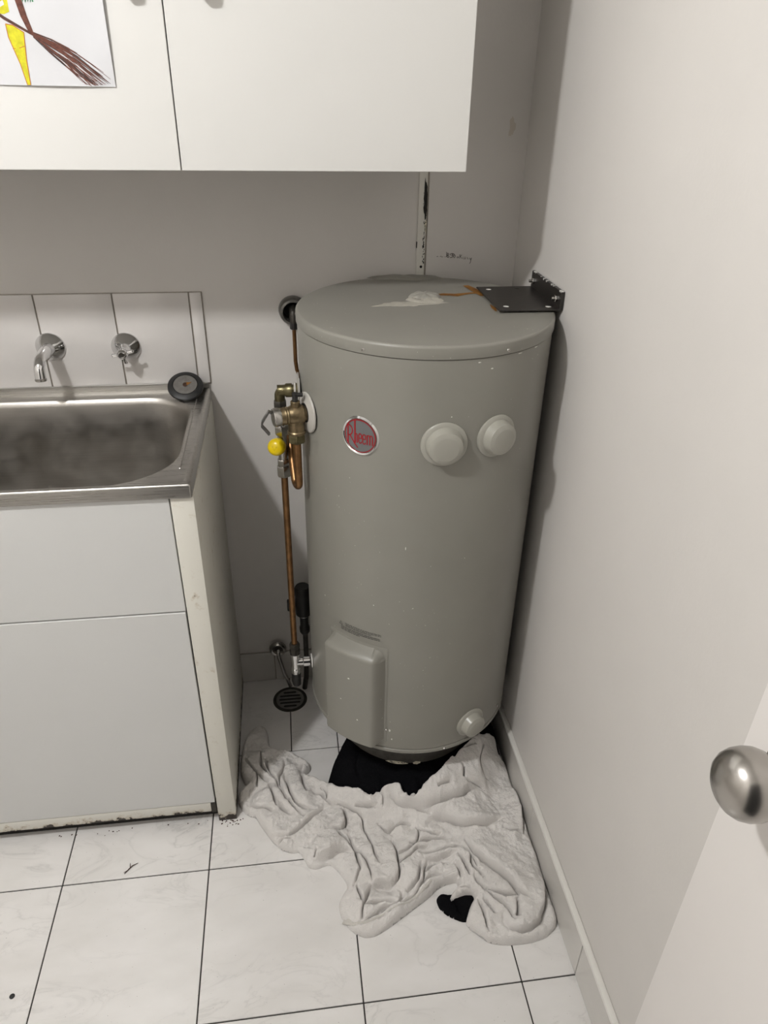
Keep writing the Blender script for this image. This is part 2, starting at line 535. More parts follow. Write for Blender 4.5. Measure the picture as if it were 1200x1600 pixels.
# dome light on the ceiling (outside the frame, lights the room)
lp = thing('ceiling_light', 'white round dome light fixed to the ceiling', 'lamp', (LAMP.x, LAMP.y, H))
b = MB(); b.lathe([(0, LAMP.z - BULB_R - H)] + [(BULB_R * math.cos(a), LAMP.z - H + BULB_R * math.sin(a)) for a in np.linspace(-1.45, 0.3, 13)], (LAMP.x, LAMP.y, H), (0, 0, 1), 28); b.build('bulb', 'lamp_glow', lp)
b = MB(); b.lathe([(BULB_R * .93, LAMP.z - H + .012), (BULB_R + .012, LAMP.z - H + .012), (BULB_R + .022, LAMP.z - H + .03), (BULB_R + .022, 0), (0, 0)], (LAMP.x, LAMP.y, H), (0, 0, 1), 28); b.build('lamp_base', 'lamp_cord', lp)

# door leaf, open against the right wall, with a round knob
DXF, DYE = -0.119, -1.158
b = MB(); b.box((DXF, Y0 + 0.005, 0.012), (DXF + 0.036, DYE, 2.02), 0.0012, 2); door = b.build('door_1', 'door_paint', kind='structure')
KN = Vector((-0.164, -1.2185, 1.0015))
b = MB()
b.lathe([(0, 0.0008), (0.031, 0.0), (0.031, 0.004), (0.027, 0.008), (0.0125, 0.010), (0.0115, 0.014), (0.0130, 0.018), (0.0195, 0.022), (0.0242, 0.027), (0.0270, 0.033),
         (0.0281, 0.040), (0.0276, 0.047), (0.0254, 0.0535), (0.0215, 0.0585), (0.0160, 0.0622), (0.0085, 0.0645), (0, 0.0652)], (DXF + 0.0003, KN.y, KN.z), (-1, 0, 0), 56)
b.build('knob', 'satin_nickel', door, angle=60, label='round satin metal door knob')

# ================================================================== WALL CABINET
XU, YU, ZU, XD = -0.1983, -0.3322, 1.3353, -0.6305
wc = thing('wall_cabinet', 'white wall cabinet with flat doors hung above the tub and tank', 'cabinet', (-0.85, 0, ZU))
b = MB(); b.box((X0 + .005, YU + 0.0185, ZU + 0.0025), (XU - 0.0005, -0.004, 2.07), 0.0006, 1); b.build('carcass', 'melamine', wc)
dw = XU - XD
for k in range(3):
    x1 = XU - k * dw; x0 = max(x1 - dw, X0 + .006)
    mb = MB(); mb.box((x0 + 0.0009, YU, ZU), (x1 - (0.0 if k == 0 else 0.0009), YU + 0.0165, 2.055), 0.0007, 1)
    d = mb.build('door', 'melamine', wc)
    hx = (x0 + 0.0525) if k == 0 else (x1 - 0.0455)
    mb = MB()
    y = YU
    mb.tube([(hx, y, 1.557), (hx, y - .018, 1.555), (hx, y - .027, 1.562), (hx, y - .030, 1.574), (hx, y - .030, 1.69), (hx, y - .027, 1.702), (hx, y - .018, 1.709), (hx, y, 1.707)], 0.0062, 12)
    mb.build('handle', 'satin_nickel', d)

# child's drawing stuck on the left door
PX1, PX0, PZ0, PZ1 = -0.7068, -1.004, 1.4415, 1.652
def pap(x, z, off=0.0):
    e = max(0.0, 1 - (z - PZ0) / 0.035)
    wv = 0.0012 + 0.0016 * e * (0.6 + 0.5 * math.sin((x - PX0) * 34 + 0.6)) + 0.0007 * math.sin(x * 41 + z * 23) + 0.0016 * abs((x * 7 + z * 11) % 1 - .5) + 0.0013 * abs((x * 9 - z * 6 + .3) % 1 - .5)
    e2 = max(0.0, 1 - (PX1 - x) / 0.03) * min(1, (z - PZ0) / 0.05)
    return (x, YU - wv - 0.0035 * e2 - off, z)
b = MB()
nx, nz = 40, 30
vs = [pap(PX0 + (PX1 - PX0) * i / nx, PZ0 + (PZ1 - PZ0) * j / nz) for j in range(nz + 1) for i in range(nx + 1)]
b.faces(vs, [(j * (nx + 1) + i, j * (nx + 1) + i + 1, (j + 1) * (nx + 1) + i + 1, (j + 1) * (nx + 1) + i) for j in range(nz) for i in range(nx)])
paper = b.build('childs_drawing', 'paper', fix=False)
tag(paper, 'white sheet with a child\'s crayon drawing of a broom, stuck on the left cabinet door', 'drawing')
def pz(X, Y):                                      # from the drawing's own sketch grid (1/3 px) to the sheet
    q = on_back(X / 3.0, Y / 3.0, YU - 0.002)
    return (q.x, q.z)
def pm(off):
    return lambda u, v: pap(u, v, off)
def clampz(p):
    return (min(p[0], PX1 - 0.0006), max(p[1], PZ0 + 0.0005))
r2 = random.Random(8)
bb, bk = MB(), MB()
up_e = [(150, 148), (250, 186), (350, 240), (450, 312), (548, 388)]; lo_e = [(158, 176), (240, 256), (330, 330), (396, 392), (425, 406)]
def env(q_, t_):                                   # point in the fan: q_ across, t_ along
    f_ = t_ * 4; i_ = min(3, int(f_)); f_ -= i_
    a_ = [up_e[i_][k] * (1 - f_) + up_e[i_ + 1][k] * f_ for k in (0, 1)]; c_ = [lo_e[i_][k] * (1 - f_) + lo_e[i_ + 1][k] * f_ for k in (0, 1)]
    return (a_[0] * (1 - q_) + c_[0] * q_, a_[1] * (1 - q_) + c_[1] * q_)
for k in range(64):                                # bristles
    qa = r2.random(); qb = min(1, max(0, qa + r2.uniform(-.22, .22)))
    ta = r2.uniform(0, .5) if k % 3 else 0; tb_ = min(1, ta + r2.uniform(.35, 1.0))
    pts = [clampz(pz(*env(qa + (qb - qa) * i / 4, ta + (tb_ - ta) * i / 4))) for i in range(5)]
    (bk if k % 4 == 0 else bb).ribbon(pts, [0.0006, 0.0010, 0.0011, 0.0009, 0.0004], pm(0.00035 + 0.00002 * (k % 9)))
for k in range(9):                                 # broom stick and a second stick
    o = (k - 4) * 2.2
    bb.ribbon([clampz(pz(75 + o * 1.6, -30)), clampz(pz(112 + o * 1.5, 75)), clampz(pz(150 + o, 158))], 0.0011, pm(0.00035 + 0.00002 * k))
for k in range(5):
    o = (k - 2) * 3
    (bk if k % 2 else bb).ribbon([clampz(pz(-70, 20 + o)), clampz(pz(20, 85 + o)), clampz(pz(165, 168 + o * .5))], 0.0012, pm(0.0004 + 0.00002 * k))
bb.build('brown_strokes', 'ink_brown', paper, fix=False); bk.build('black_strokes', 'ink_black', paper, fix=False)
yl = [(26, 112), (60, 118), (113, 152), (117, 200), (125, 280), (146, 398), (131, 399), (96, 300), (62, 225), (40, 175)]
b = MB(); b.poly([clampz(pz(*q)) for q in yl], pm(0.00025)); b.poly([clampz(pz(*q)) for q in [(-40, -20), (30, -20), (44, 55), (20, 66), (-40, 60)]], pm(0.00025))
b.build('yellow_shape', 'ink_yellow', paper, fix=False)
b = MB(); b.ribbon([clampz(pz(*q)) for q in yl + [yl[0]]], 0.0010, pm(0.0005)); b.ribbon([clampz(pz(*q)) for q in [(60, 228), (90, 226), (117, 216)]], 0.0008, pm(0.0005))
b.build('orange_outline', 'ink_orange', paper, fix=False)
b = MB()
b.ribbon([clampz(pz(100 + i * 6, -4 + (12 if i % 2 else -14) + r2.uniform(-3, 3))) for i in range(10)], 0.0018, pm(0.0005))
b.build('green_scribble', 'ink_green', paper, fix=False)

# ================================================================== TUB CABINET
XE, YE, XF = -0.6586, -0.4487, -0.6989
lc = thing('tub_cabinet', 'white laundry cabinet under the steel tub with mould spots along its base', 'cabinet', (-0.95, -0.22, 0))
XL = -1.255
b = MB(); b.box((XF + 0.001, YE, 0.0), (XE, -0.0095, 0.846), 0.0012, 2); b.build('side_panel', 'mouldy_post', lc)
b = MB(); b.box((XL, YE, 0.0), (XL + 0.02, -0.0095, 0.846), 0.001, 1); b.build('side_panel', 'mouldy_post', lc)
b = MB(); b.box((XL + .021, YE + 0.0005, 0.6045), (XF - 0.0012, YE + 0.017, 0.846), 0.0008, 1); b.build('front_panel', 'cupboard_grey', lc)
b = MB(); b.box((XL + .021, YE - 0.0005, 0.0655), (XF - 0.0022, YE + 0.016, 0.6015), 0.0008, 1); b.build('door', 'cupboard_grey', lc)
b = MB(); b.box((XL + .021, YE - 0.001, 0.036), (XF - 0.012, YE + 0.30, 0.0635), 0.0015, 2); b.build('bottom_rail', 'mouldy_rail', lc)
b = MB(); b.box((XF - 0.0118, YE + 0.001, 0.030), (XF - 0.001, YE + 0.03, 0.064), 0.001, 1); b.build('hinge_block', 'dark_metal', lc)
b = MB(); b.box((XL + .021, YE + 0.0180, 0.064), (XF, YE + 0.024, 0.845)); b.build('door_gap_shade', 'dark_gap', lc)  # near-black sheet, shade in the door gaps given as colour
b = MB(); b.box((XL + .021, YE + 0.02, 0.0008), (XF, YE + 0.028, 0.0355)); b.build('under_rail_shade', 'dark_gap', lc)  # no real board: dark strip painting the shadow below the rail

# ================================================================== STEEL TUB
tb = thing('laundry_tub', 'stainless steel laundry tub with a deep rounded bowl set on the white cabinet', 'sink', (-0.95, -0.22, 0.85))
ZS = 0.873
TXL, TXR, TYF, TYB = -1.262, -0.6605, -0.4540, -0.0065
BX0, BX1, BY0, BY1 = -1.235, -0.6905, -0.4400, -0.0500
BZ = ZS - 0.004
def rrect(x0, x1, y0, y1, rads, n=10):
    """rounded rectangle, counterclockwise from the front-right corner; rads: front-right, back-right, back-left, front-left (rx, ry)"""
    out = []
    cs = [((x1, y0), (-1, 1), -PI / 2, 0), ((x1, y1), (-1, -1), 0, PI / 2), ((x0, y1), (1, -1), PI / 2, PI), ((x0, y0), (1, 1), PI, 1.5 * PI)]
    for (c, s, a0, a1), (rx, ry) in zip(cs, rads):
        ox, oy = c[0] + s[0] * rx, c[1] + s[1] * ry
        for i in range(n + 1):
            a = a0 + (a1 - a0) * i / n
            out.append((ox + rx * math.cos(a), oy + ry * math.sin(a)))
    return out
def ring_loft(mb, loops, close_last=False):
    R = [[mb.bm.verts.new(p) for p in lp_] for lp_ in loops]
    n = len(R[0])
    for A, B in zip(R, R[1:]):
        for k in range(n):
            mb.bm.faces.new((A[k], A[(k + 1) % n], B[(k + 1) % n], B[k]))
    if close_last:
        mb.bm.faces.new(R[-1])
def bowl_loop(ins, z, kx=1.0):
    rf = (0.135 - ins * .3, 0.125 - ins * .3); rb = (0.10 - ins * .3, 0.085 - ins * .3)
    return [(x, y, z) for x, y in rrect(BX0 + ins, BX1 - ins, BY0 + ins, BY1 - ins, [rf, rb, rb, rf])]
def rim_loop(e, z, r=0.004):
    return [(x, y, z) for x, y in rrect(TXL - e, TXR + e, TYF - e, TYB, [(r, r)] * 4)]
b = MB()
ring_loft(b, [rim_loop(-0.003, ZS - 0.0255), rim_loop(0.0, ZS - 0.0255), rim_loop(0.0, ZS - 0.004), rim_loop(-0.0012, ZS - 0.0010), rim_loop(-0.0042, ZS), rim_loop(-0.0095, ZS - 0.0005),
              rim_loop(-0.0125, ZS - 0.0030), bowl_loop(-0.004, ZS - 0.0034), bowl_loop(-0.001, ZS - 0.0042)])
b.build('rim', 'steel', tb, angle=50)
b = MB()
ring_loft(b, [bowl_loop(-0.001, ZS - 0.0042), bowl_loop(0.002, ZS - 0.0075), bowl_loop(0.005, ZS - 0.016), bowl_loop(0.010, ZS - 0.10), bowl_loop(0.017, ZS - 0.190), bowl_loop(0.026, ZS - 0.225),
              bowl_loop(0.042, ZS - 0.243), bowl_loop(0.066, ZS - 0.250), bowl_loop(0.12, ZS - 0.254)], True)
b.build('bowl', 'bowl_steel', tb, angle=50)
b = MB(); b.box((-1.25, -0.0095, ZS - .004), (TXR - 0.0015, -0.0066, ZB + 0.002), 0.001, 1); b.build('upstand', 'steel', tb)
b = MB(); b.box((TXR - 0.026, TYF + 0.065, ZS - 0.0040), (TXR - 0.0225, TYB - 0.06, ZS - 0.0018), 0.0009, 1); b.build('drip_ridge', 'steel', tb)
def lipmap(u, v):
    return (u, TYF - 0.0003, v)
b = MB()
b.ribbon([(-0.9712, .8575), (-.9712, .8633), (-.9690, .8630), (-.9688, .8606), (-.9710, .8602)], .0006, lipmap); b.ribbon([(-.9702, .8602), (-.9686, .8575)], .0006, lipmap)
b.ribbon([(-.9674, .8630), (-.9638, .8632)], .0006, lipmap); b.ribbon([(-.9656, .8630), (-.9656, .8575)], .0006, lipmap)
b.ribbon([(-.853, .8645), (-.8515, .8625), (-.8508, .858)], .0005, lipmap); b.ribbon([(-.8500, .8650), (-.8495, .860)], .0005, lipmap)
b.build('stamped_letters', 'white_plastic', tb, fix=False, kind='stuff')

# plug lying on the back corner of the tub
pg = thing('sink_plug', 'black rubber sink plug with a round steel top lying on the tub corner', 'plug', (-0.707, -0.043, ZS))
pn = Vector((0.04, -0.52, 0.86)).normalized()
po = Vector((-0.7065, -0.0455, 0.8905))
b = MB(); b.lathe([(0, -0.020), (0.021, -0.020), (0.0245, -0.004), (0.0345, -0.0035), (0.0372, -0.001), (0.0365, 0.003), (0.0300, 0.0062), (0.0262, 0.0068), (0.0255, 0.005), (0, 0.005)], po, pn, 48); b.build('rubber_stopper', 'rubber', pg, angle=50)
b = MB(); b.lathe([(0.0050, 0.0045), (0.0050, 0.0064), (0.022, 0.0072), (0.0245, 0.0070), (0.0250, 0.0050)], po, pn, 40); b.build('steel_disc', 'grate_steel', pg)
b = MB(); b.lathe([(0, 0.0052), (0.0052, 0.0052), (0.0052, 0.0072), (0.0034, 0.0080), (0.0030, 0.0062), (0, 0.0062)], po, pn, 16); b.build('rusty_hole', 'twig', pg)
rs = pn.cross(Vector((0, 0, 1))).normalized(); ru = rs.cross(pn).normalized()
b = MB(); b.poly([(0.003, -.0035), (.0085, .0005), (.0145, .0055), (.0085, .0045), (.002, .0055)], lambda u, v: po + pn * 0.0078 + rs * (-u) * (-1 if rs.x < 0 else -1) * (1 if rs.x > 0 else -1) * 1 + ru * v * (1 if ru.z > 0 else -1)); b.build('rust_streak', 'rust', pg)

# ================================================================== TAPS
def rose(mb, c, R=0.0295):
    mb.lathe([(0, 0.0), (R, 0.0), (R, 0.0025), (R * 0.97, 0.0045), (0.0135, 0.0165), (0.0125, 0.0175), (0, 0.0175)], c, (0, -1, 0), 40)
sp = thing('spout_tap', 'chrome spout with round wall plate, left tap on the splashback tiles', 'tap', (-0.973, -0.0062, 0.971))
c = (-0.973, -0.0060, 0.971)
b = MB(); rose(b, c); b.build('wall_plate', 'chrome', sp)
b = MB()
pth = [(-.973, -.018, .971), (-.9735, -.050, .9725), (-.9735, -.078, .9715)]
for k in range(1, 9):
    a = k / 8 * 1.35
    pth.append((-.9735, -.078 - 0.026 * math.sin(a), .9715 - 0.026 * (1 - math.cos(a))))
pth.append((-.9735, -.1060, .936))
b.tube(pth, [0.0128, 0.0120, 0.0110] + [0.0105] * 8 + [0.0103], 20); b.build('spout', 'chrome', sp, angle=60)
b = MB(); rod(b, (-.9735, -.1060, .9395), (0, -.1, -1), 0.0112, 0.006); b.build('outlet_ring', 'dull_chrome', sp)
tp = thing('water_tap', 'chrome tap with small cross handle, right tap on the splashback tiles', 'tap', (-0.8225, -0.0062, 0.9676))
c = Vector((-0.8225, -0.0060, 0.9676))
b = MB(); rose(b, c, 0.0300); b.build('wall_plate', 'chrome', tp)
b = MB(); b.lathe([(0.0125, 0.016), (0.0128, 0.022), (0.0115, 0.028), (0.0085, 0.033), (0.0078, 0.038), (0.0100, 0.042), (0.0108, 0.050), (0.0092, 0.055), (0.0058, 0.0575), (0.0055, 0.055), (0, 0.055)], c, (0, -1, 0), 28); b.build('hub', 'chrome', tp, angle=50)
b = MB(); rod(b, c + Vector((0, -0.0548, 0)), (0, -1, 0), 0.0046, 0.0016); b.build('indicator', 'dark_metal', tp)
for k in range(4):
    a = math.radians(-78 + 90 * k)
    d = Vector((math.cos(a), 0, math.sin(a)))
    o = c + Vector((0, -0.046, 0))
    b = MB(); b.tube([o + d * 0.006, o + d * 0.014, o + d * 0.0205 + Vector((0, .001, 0)), o + d * 0.0225], [0.0036, 0.0028, 0.0040, 0.0026], 12); b.build('handle_arm', 'chrome', tp)

# ================================================================== WATER HEATER
CX, CY, CR = -0.2389, -0.2536, 0.2300
ZL, ZTOP, ZBOT = 1.0862, 1.1075, 0.203
wh = thing('water_heater', 'grey-beige cylindrical water heater standing in the corner', 'water heater', (CX, CY, 0))
cc = (CX, CY, 0)
b = MB(); b.lathe([(0.0, 0.225), (CR - .004, 0.225), (CR - .004, 0.2165), (CR - 0.0012, 0.2145), (CR, 0.2155), (CR, ZL - 0.002), (CR - .003, ZL)], cc, n=128); b.build('shell', 'tank_enamel', wh)
b = MB(); b.lathe([(0.0, 0.208), (CR - .012, 0.208), (CR - .012, ZBOT), (CR + 0.0002, ZBOT), (CR + 0.0012, ZBOT + 0.001), (CR + 0.0012, 0.2115), (CR - 0.001, 0.2130), (CR - .006, 0.2130)], cc, n=128); b.build('base_ring', 'tank_enamel', wh)
lid = [(CR - .004, ZL + 0.001), (CR + 0.0018, ZL), (CR + 0.0022, ZL + 0.001)] + [(CR + 0.0022 - 0.005 * (1 - math.cos(a)), ZTOP - 0.005 + 0.005 * math.sin(a)) for a in np.linspace(0, PI / 2, 6)] + [(CR - 0.02, ZTOP + .0002), (0.12, ZTOP + 0.0006), (0, ZTOP + 0.0008)]
b = MB(); b.lathe(lid, cc, n=128); b.build('lid', 'tank_enamel', wh)
# recessed foot under the tank and the round stand it sits on
b = MB(); b.lathe([(0.172, 0.2075), (0.172, 0.104), (0.168, 0.100), (0, 0.100)], cc, n=96); b.build('foot_ring', 'stand_metal', wh)
b = MB(); b.lathe([(0.150, 0.101), (0.150, 0.0005), (0, 0.0005)], cc, n=64); b.build('stand', 'dark_metal', wh)
def cyl(az0, z0, h=0.0, rad=CR):
    """map (u right, v up) on the tank surface around azimuth az0 (degrees), height z0"""
    a0 = math.radians(az0)
    return lambda u, v: (CX + (rad + h) * math.cos(a0 + u / rad), CY + (rad + h) * math.sin(a0 + u / rad), z0 + v)
b = MB()
for az, z in ((-106.5, 0.1035), (-91, .105)):
    f = cyl(az, z, 0.0010, 0.172)
    ph = random.Random(int(-az)); s = 1.0 if az < -100 else 0.35
    b.poly([f(0.026 * s * math.cos(a) * ph.uniform(.85, 1.1), 0.0052 * math.sin(a) * ph.uniform(.7, 1.1)) for a in np.linspace(0, 2 * PI, 22)[:-1]], lambda x, y, z=None: None) if False else b.faces([f(0.026 * s * math.cos(a) * ph.uniform(.85, 1.1), 0.0052 * math.sin(a) * ph.uniform(.7, 1.1)) for a in np.linspace(0, 2 * PI, 22)[:-1]], [tuple(range(21))])
b.build('mineral_crust', 'scale_crust', wh)
b = MB()
f = cyl(-106.5, 0.1035, 0.0016, 0.172)
for k in range(9):
    q = random.Random(k); u, v = q.uniform(-.02, .02), q.uniform(-.003, .003)
    b.faces([f(u + .0022 * math.cos(a) * q.uniform(.5, 1.4), v + .0009 * math.sin(a) * q.uniform(.5, 1.6)) for a in np.linspace(0, 2 * PI, 9)[:-1]], [tuple(range(8))])
b.build('crust_pits', 'dark_gap', wh)

def radial(az):
    a = math.radians(az)
    return Vector((math.cos(a), math.sin(a), 0))
def on_tank(az, z, h=0.0):
    return Vector((CX, CY, z)) + radial(az) * (CR + h)
# thermostat covers: flange, boss, chamfered face
def cover(az, z, R, hb):
    e = 0.0035
    o = on_tank(az, z)
    ax = radial(az)
    mb = MB()
    mb.lathe([(R, -e - .002), (R, 0.0018), (R - 0.0012, 0.0032), (R * 0.86, 0.0042), (R * 0.82, 0.0050)], o, ax, 56)
    fl = mb.build('round_cover', 'cap_plastic', wh, angle=40)
    mb = MB()
    mb.lathe([(R * 0.82, 0.0046), (R * 0.80, 0.0062), (R * 0.745, hb * .74), (R * 0.715, hb * .86), (R * 0.54, hb * 1.0), (R * 0.50, hb * 1.02), (0, hb * 1.03)], o, ax, 56)
    mb.build('cover_boss', 'cap_plastic', fl, angle=28)
cover(-90.3, 0.9415, 0.0392, 0.0225)
cover(-66.6, 0.9445, 0.0378, 0.0230)
cover(-63.6, 0.2600, 0.0350, 0.0230)
# screws around lid and base
for az, z, r in ((-124.7, 1.0925, .0030), (-65.2, 1.0925, .0030), (-37.2, 0.232, .0032), (-79.0, 0.2085, .0022), (-111.2, 0.268, .0026), (-5.0, 1.0925, .003), (175.0, 1.0925, .003)):
    o = on_tank(az, z, 0.0012); ax = radial(az)
    b = MB(); b.lathe([(r * 1.25, -.002), (r * 1.25, 0.0002), (r, 0.0008), (r * .8, 0.0020), (r * .35, 0.0024), (r * .3, 0.0014), (0, 0.0014)], o, ax, 14); b.build('screw', 'dull_chrome', wh)
# badge
BR = 0.0356
bg = cyl(-126.25, 0.9422)
def disc_on(mb, az, z, r0, r1, h0, h1, n=56):
    """annulus following the tank curve"""
    f0 = cyl(az, z, h0); f1 = cyl(az, z, h1)
    A = [mb.bm.verts.new(f0(r0 * math.cos(2 * PI * k / n), r0 * math.sin(2 * PI * k / n))) for k in range(n)] if r0 > 0 else None
    B = [mb.bm.verts.new(f1(r1 * math.cos(2 * PI * k / n), r1 * math.sin(2 * PI * k / n))) for k in range(n)]
    for k in range(n):
        if A:
            mb.bm.faces.new((A[k], B[k], B[(k + 1) % n], A[(k + 1) % n]))
    if not A:
        mb.bm.faces.new(B)
b = MB(); disc_on(b, -126.25, 0.9422, 0.0302, 0.0306, 0.0012, 0.0022); disc_on(b, -126.25, .9422, .0306, .0330, .0022, .0034); disc_on(b, -126.25, .9422, .0330, .0356, .0034, .0003)
bmesh.ops.remove_doubles(b.bm, verts=b.bm.verts, dist=1e-5)
badge = b.build('badge', 'chrome', wh, angle=60, label='round red and grey maker badge with chrome rim')
b = MB()
fR = cyl(-126.25, 0.9422, 0.0014)
nr = 8
ctr = b.bm.verts.new(fR(0, 0)); prev = None
for q in range(1, nr + 1):
    rr = 0.0304 * q / nr
    ringv = [b.bm.verts.new(fR(rr * math.cos(2 * PI * k / 48), rr * math.sin(2 * PI * k / 48))) for k in range(48)]
    for k in range(48):
        if prev is None:
            b.bm.faces.new((ctr, ringv[k], ringv[(k + 1) % 48]))
        else:
            b.bm.faces.new((prev[k], ringv[k], ringv[(k + 1) % 48], prev[(k + 1) % 48]))
    prev = ringv
b.build('badge_face', 'badge_grey', badge)
b = MB()
fL = cyl(-126.25, 0.9422, 0.0019)
def bl(pts, wd=0.0016):
    b.ribbon([(x * BR, y * BR) for x, y in pts], wd * 1.35, fL)
b.ribbon([(0.0291 * math.cos(a), 0.0291 * math.sin(a)) for a in np.linspace(0, 2 * PI, 57)], 0.0017, fL)
bl([(-.65, .50), (-.65, -.52)], .0020)                                             # R
bl([(-.70, .47), (-.60, .47), (-.50, .42), (-.42, .33), (-.395, .22), (-.42, .08), (-.50, -.03), (-.62, -.08)], .0017)
bl([(-.54, -.05), (-.42, -.22), (-.28, -.42), (-.10, -.62)], .0017)
bl([(-.26, .80), (-.25, -.40)], .0023)                                              # h
bl([(-.25, .02), (-.21, .09), (-.155, .09), (-.13, .02), (-.13, -.37)], .0016)
for x0 in (-.045, .165):                                                            # e e
    bl([(x0 + .005, -.10), (x0 + .145, -.10), (x0 + .145, .06), (x0 + .11, .13), (x0 + .04, .13), (x0, .05), (x0, -.27), (x0 + .04, -.35), (x0 + .11, -.35), (x0 + .15, -.26)], .0015)
bl([(.40, .14), (.40, -.36)], .0018)                                                # m
bl([(.40, .05), (.44, .13), (.50, .13), (.535, .05), (.535, -.36)], .0016)
bl([(.535, .05), (.575, .13), (.64, .13), (.675, .05), (.675, -.36)], .0016)
b.build('badge_lettering', 'badge_red', badge, fix=False, kind='stuff')
# element cover with its flange plate
def shield(name, az0, az1, z0, z1, hfun, nu, nz, mat, par):
    mb = MB()
    vs = []
    for j in range(nz + 1):
        for i in range(nu + 1):
            s, q = i / nu, j / nz
            a = math.radians(az0 + (az1 - az0) * s); z = z0 + (z1 - z0) * q
            h = hfun(s * math.radians(az1 - az0) * CR, q * (z1 - z0), math.radians(az1 - az0) * CR, z1 - z0)
            vs.append((CX + (CR + h) * math.cos(a), CY + (CR + h) * math.sin(a), z))
    mb.faces(vs, [(j * (nu + 1) + i, j * (nu + 1) + i + 1, (j + 1) * (nu + 1) + i + 1, (j + 1) * (nu + 1) + i) for j in range(nz) for i in range(nu)])
    return mb.build(name, mat, par, angle=30)
def hplate(u, v, U, V):
    e = min(u, U - u, v, V - v)
    return 0.0016 if e > 1e-5 else -0.0005
plate = shield('element_cover', -146.5, -110.6, 0.225, 0.4945, hplate, 40, 40, 'tank_enamel', wh)
def hbox(u, v, U, V):
    def ss(x):
        x = min(1, max(0, x)); return math.sin(x * PI / 2) ** 1.15
    left, right, bot, top = u / 0.010, (U - u) / 0.021, v / 0.006, (V - v) / 0.020
    # rounded corners
    m = 1.0
    for a_, b_, ra, rb in ((u, v, .016, .010), (U - u, v, .022, .010), (u, V - v, .016, .022), (U - u, V - v, .024, .022)):
        if a_ < ra and b_ < rb:
            m = min(m, max(0.0, 1 - math.hypot(1 - a_ / ra, 1 - b_ / rb)) * 2.2)
    return 0.0010 + 0.0275 * ss(left) * ss(right) * ss(bot) * ss(top) * min(1, m)
shield('cover_dome', -145.0, -112.2, 0.2290, 0.4885, hbox, 60, 90, 'tank_enamel', plate)
# warning print above it
b = MB()
f = cyl(-138.0, 0.5195, 0.0004)
b.ribbon([(-.0042, -.0036), (.0042, -.0036), (0, .0044), (-.0042, -.0036), (.0042, -.0036)], .0013, f); b.ribbon([(0, .0015), (0, -.0012)], .0009, f); b.ribbon([(0, -.0018), (0, -.0026)], .0009, f)
q = random.Random(12)
for row, (v, u0, u1, hh) in enumerate(((.0040, .0115, .092, .0015), (.0008, .0125, .093, .0015), (-.0024, .0125, .072, .0015), (-.0068, .001, .090, .0019), (-.0104, .001, .0905, .0019), (-.0140, .001, .046, .0019))):
    u = u0
    while u < u1:
        wl = q.uniform(.0022, .0078)
        for s in np.arange(u, min(u + wl, u1), .00115):            # tiny letters
            b.ribbon([(s, v - hh * .5), (s + .0002, v + hh * q.uniform(.3, .6))], .00080, f); 
            if q.random() < .6:
                b.ribbon([(s, v + hh * q.choice((-.4, 0, .4))), (s + .0009, v + hh * q.choice((-.4, 0, .4)))], .0005, f)
        u += wl + .0016
b.build('warning_text', 'print_black', wh, fix=False, kind='stuff')
# white paint chips that stand out on the shell
b = MB()
for az, z, sx, sz in ((-104.5, .7344, .0008, .0040), (-128.5, .4120, .0022, .0022), (-124, .305, .0018, .002), (-109.2, .268, .002, .0036), (-108, .243, .0014, .0026), (-119, .594, .0012, .001), (-72, 1.066, .0022, .0012), (-78, 1.0785, .003, .0009), (-88, .99, .0012, .001), (-133, .345, .0014, .0012), (-150, .56, .0014, .0014), (-100, .60, .001, .001), (-58, 1.0815, .005, .0008), (-47, 1.0825, .006, .0008)):
    f = cyl(az, z, .0005 if not (-147 < az < -110 and z < .49) else .0292)
    b.faces([f(sx * math.cos(a) * q.uniform(.7, 1.2), sz * math.sin(a) * q.uniform(.7, 1.2)) for a in np.linspace(0, 2 * PI, 9)[:-1]], [tuple(range(8))])
b.build('paint_chips', 'white_trim', wh, kind='stuff')
# sealant patch and rust on the lid
def blob(name, mat, cx, cy, rx, ry, hgt, seed, n=40, rings=7, rough=.12, par=wh, power=.6, ang=0.0):
    q = random.Random(seed); ph = [q.uniform(0, 6.28) for _ in range(5)]
    mb = MB(); ZZ = ZTOP + 0.0003
    c0 = mb.bm.verts.new((cx, cy, ZZ + hgt)); prev = None
    for k in range(1, rings + 1):
        s = k / rings; cur = []
        for i in range(n):
            a = 2 * PI * i / n
            m = 1 + rough * (math.sin(2 * a + ph[0]) + .7 * math.sin(5 * a + ph[1]) + .5 * math.sin(9 * a + ph[2]) + .4 * math.sin(14 * a + ph[3])) * s
            x, y = rx * s * m * math.cos(a), ry * s * m * math.sin(a)
            x, y = x * math.cos(ang) - y * math.sin(ang), x * math.sin(ang) + y * math.cos(ang)
            z = hgt * max(0, 1 - s ** 3) ** power * (1 + .25 * math.sin(7 * a + ph[4]) * s)
            cur.append(mb.bm.verts.new((cx + x, cy + y, ZZ + z)))
        for i in range(n):
            j = (i + 1) % n
            mb.bm.faces.new((c0, cur[i], cur[j]) if prev is None else (prev[i], cur[i], cur[j], prev[j]))
        prev = cur
    return mb.build(name, mat, par, angle=60)
blob('sealant_smear', 'sealant', -0.262, -0.238, .058, .020, .0014, 3, rough=.20, ang=.10)
blob('sealant_ring', 'sealant', -0.231, -0.212, .036, .029, .0050, 5, rough=.06)
blob('sealed_cap', 'sealant_cap', -0.228, -0.196, .032, .031, .0085, 6, rough=.02)
b = MB(); b.ribbon([(-.2575, -.2215), (-.250, -.229), (-.242, -.2335)], .0016, lambda x, y: (x, y, ZTOP + .0068)); b.build('sealant_crack', 'dark_gap', wh)
b = MB()
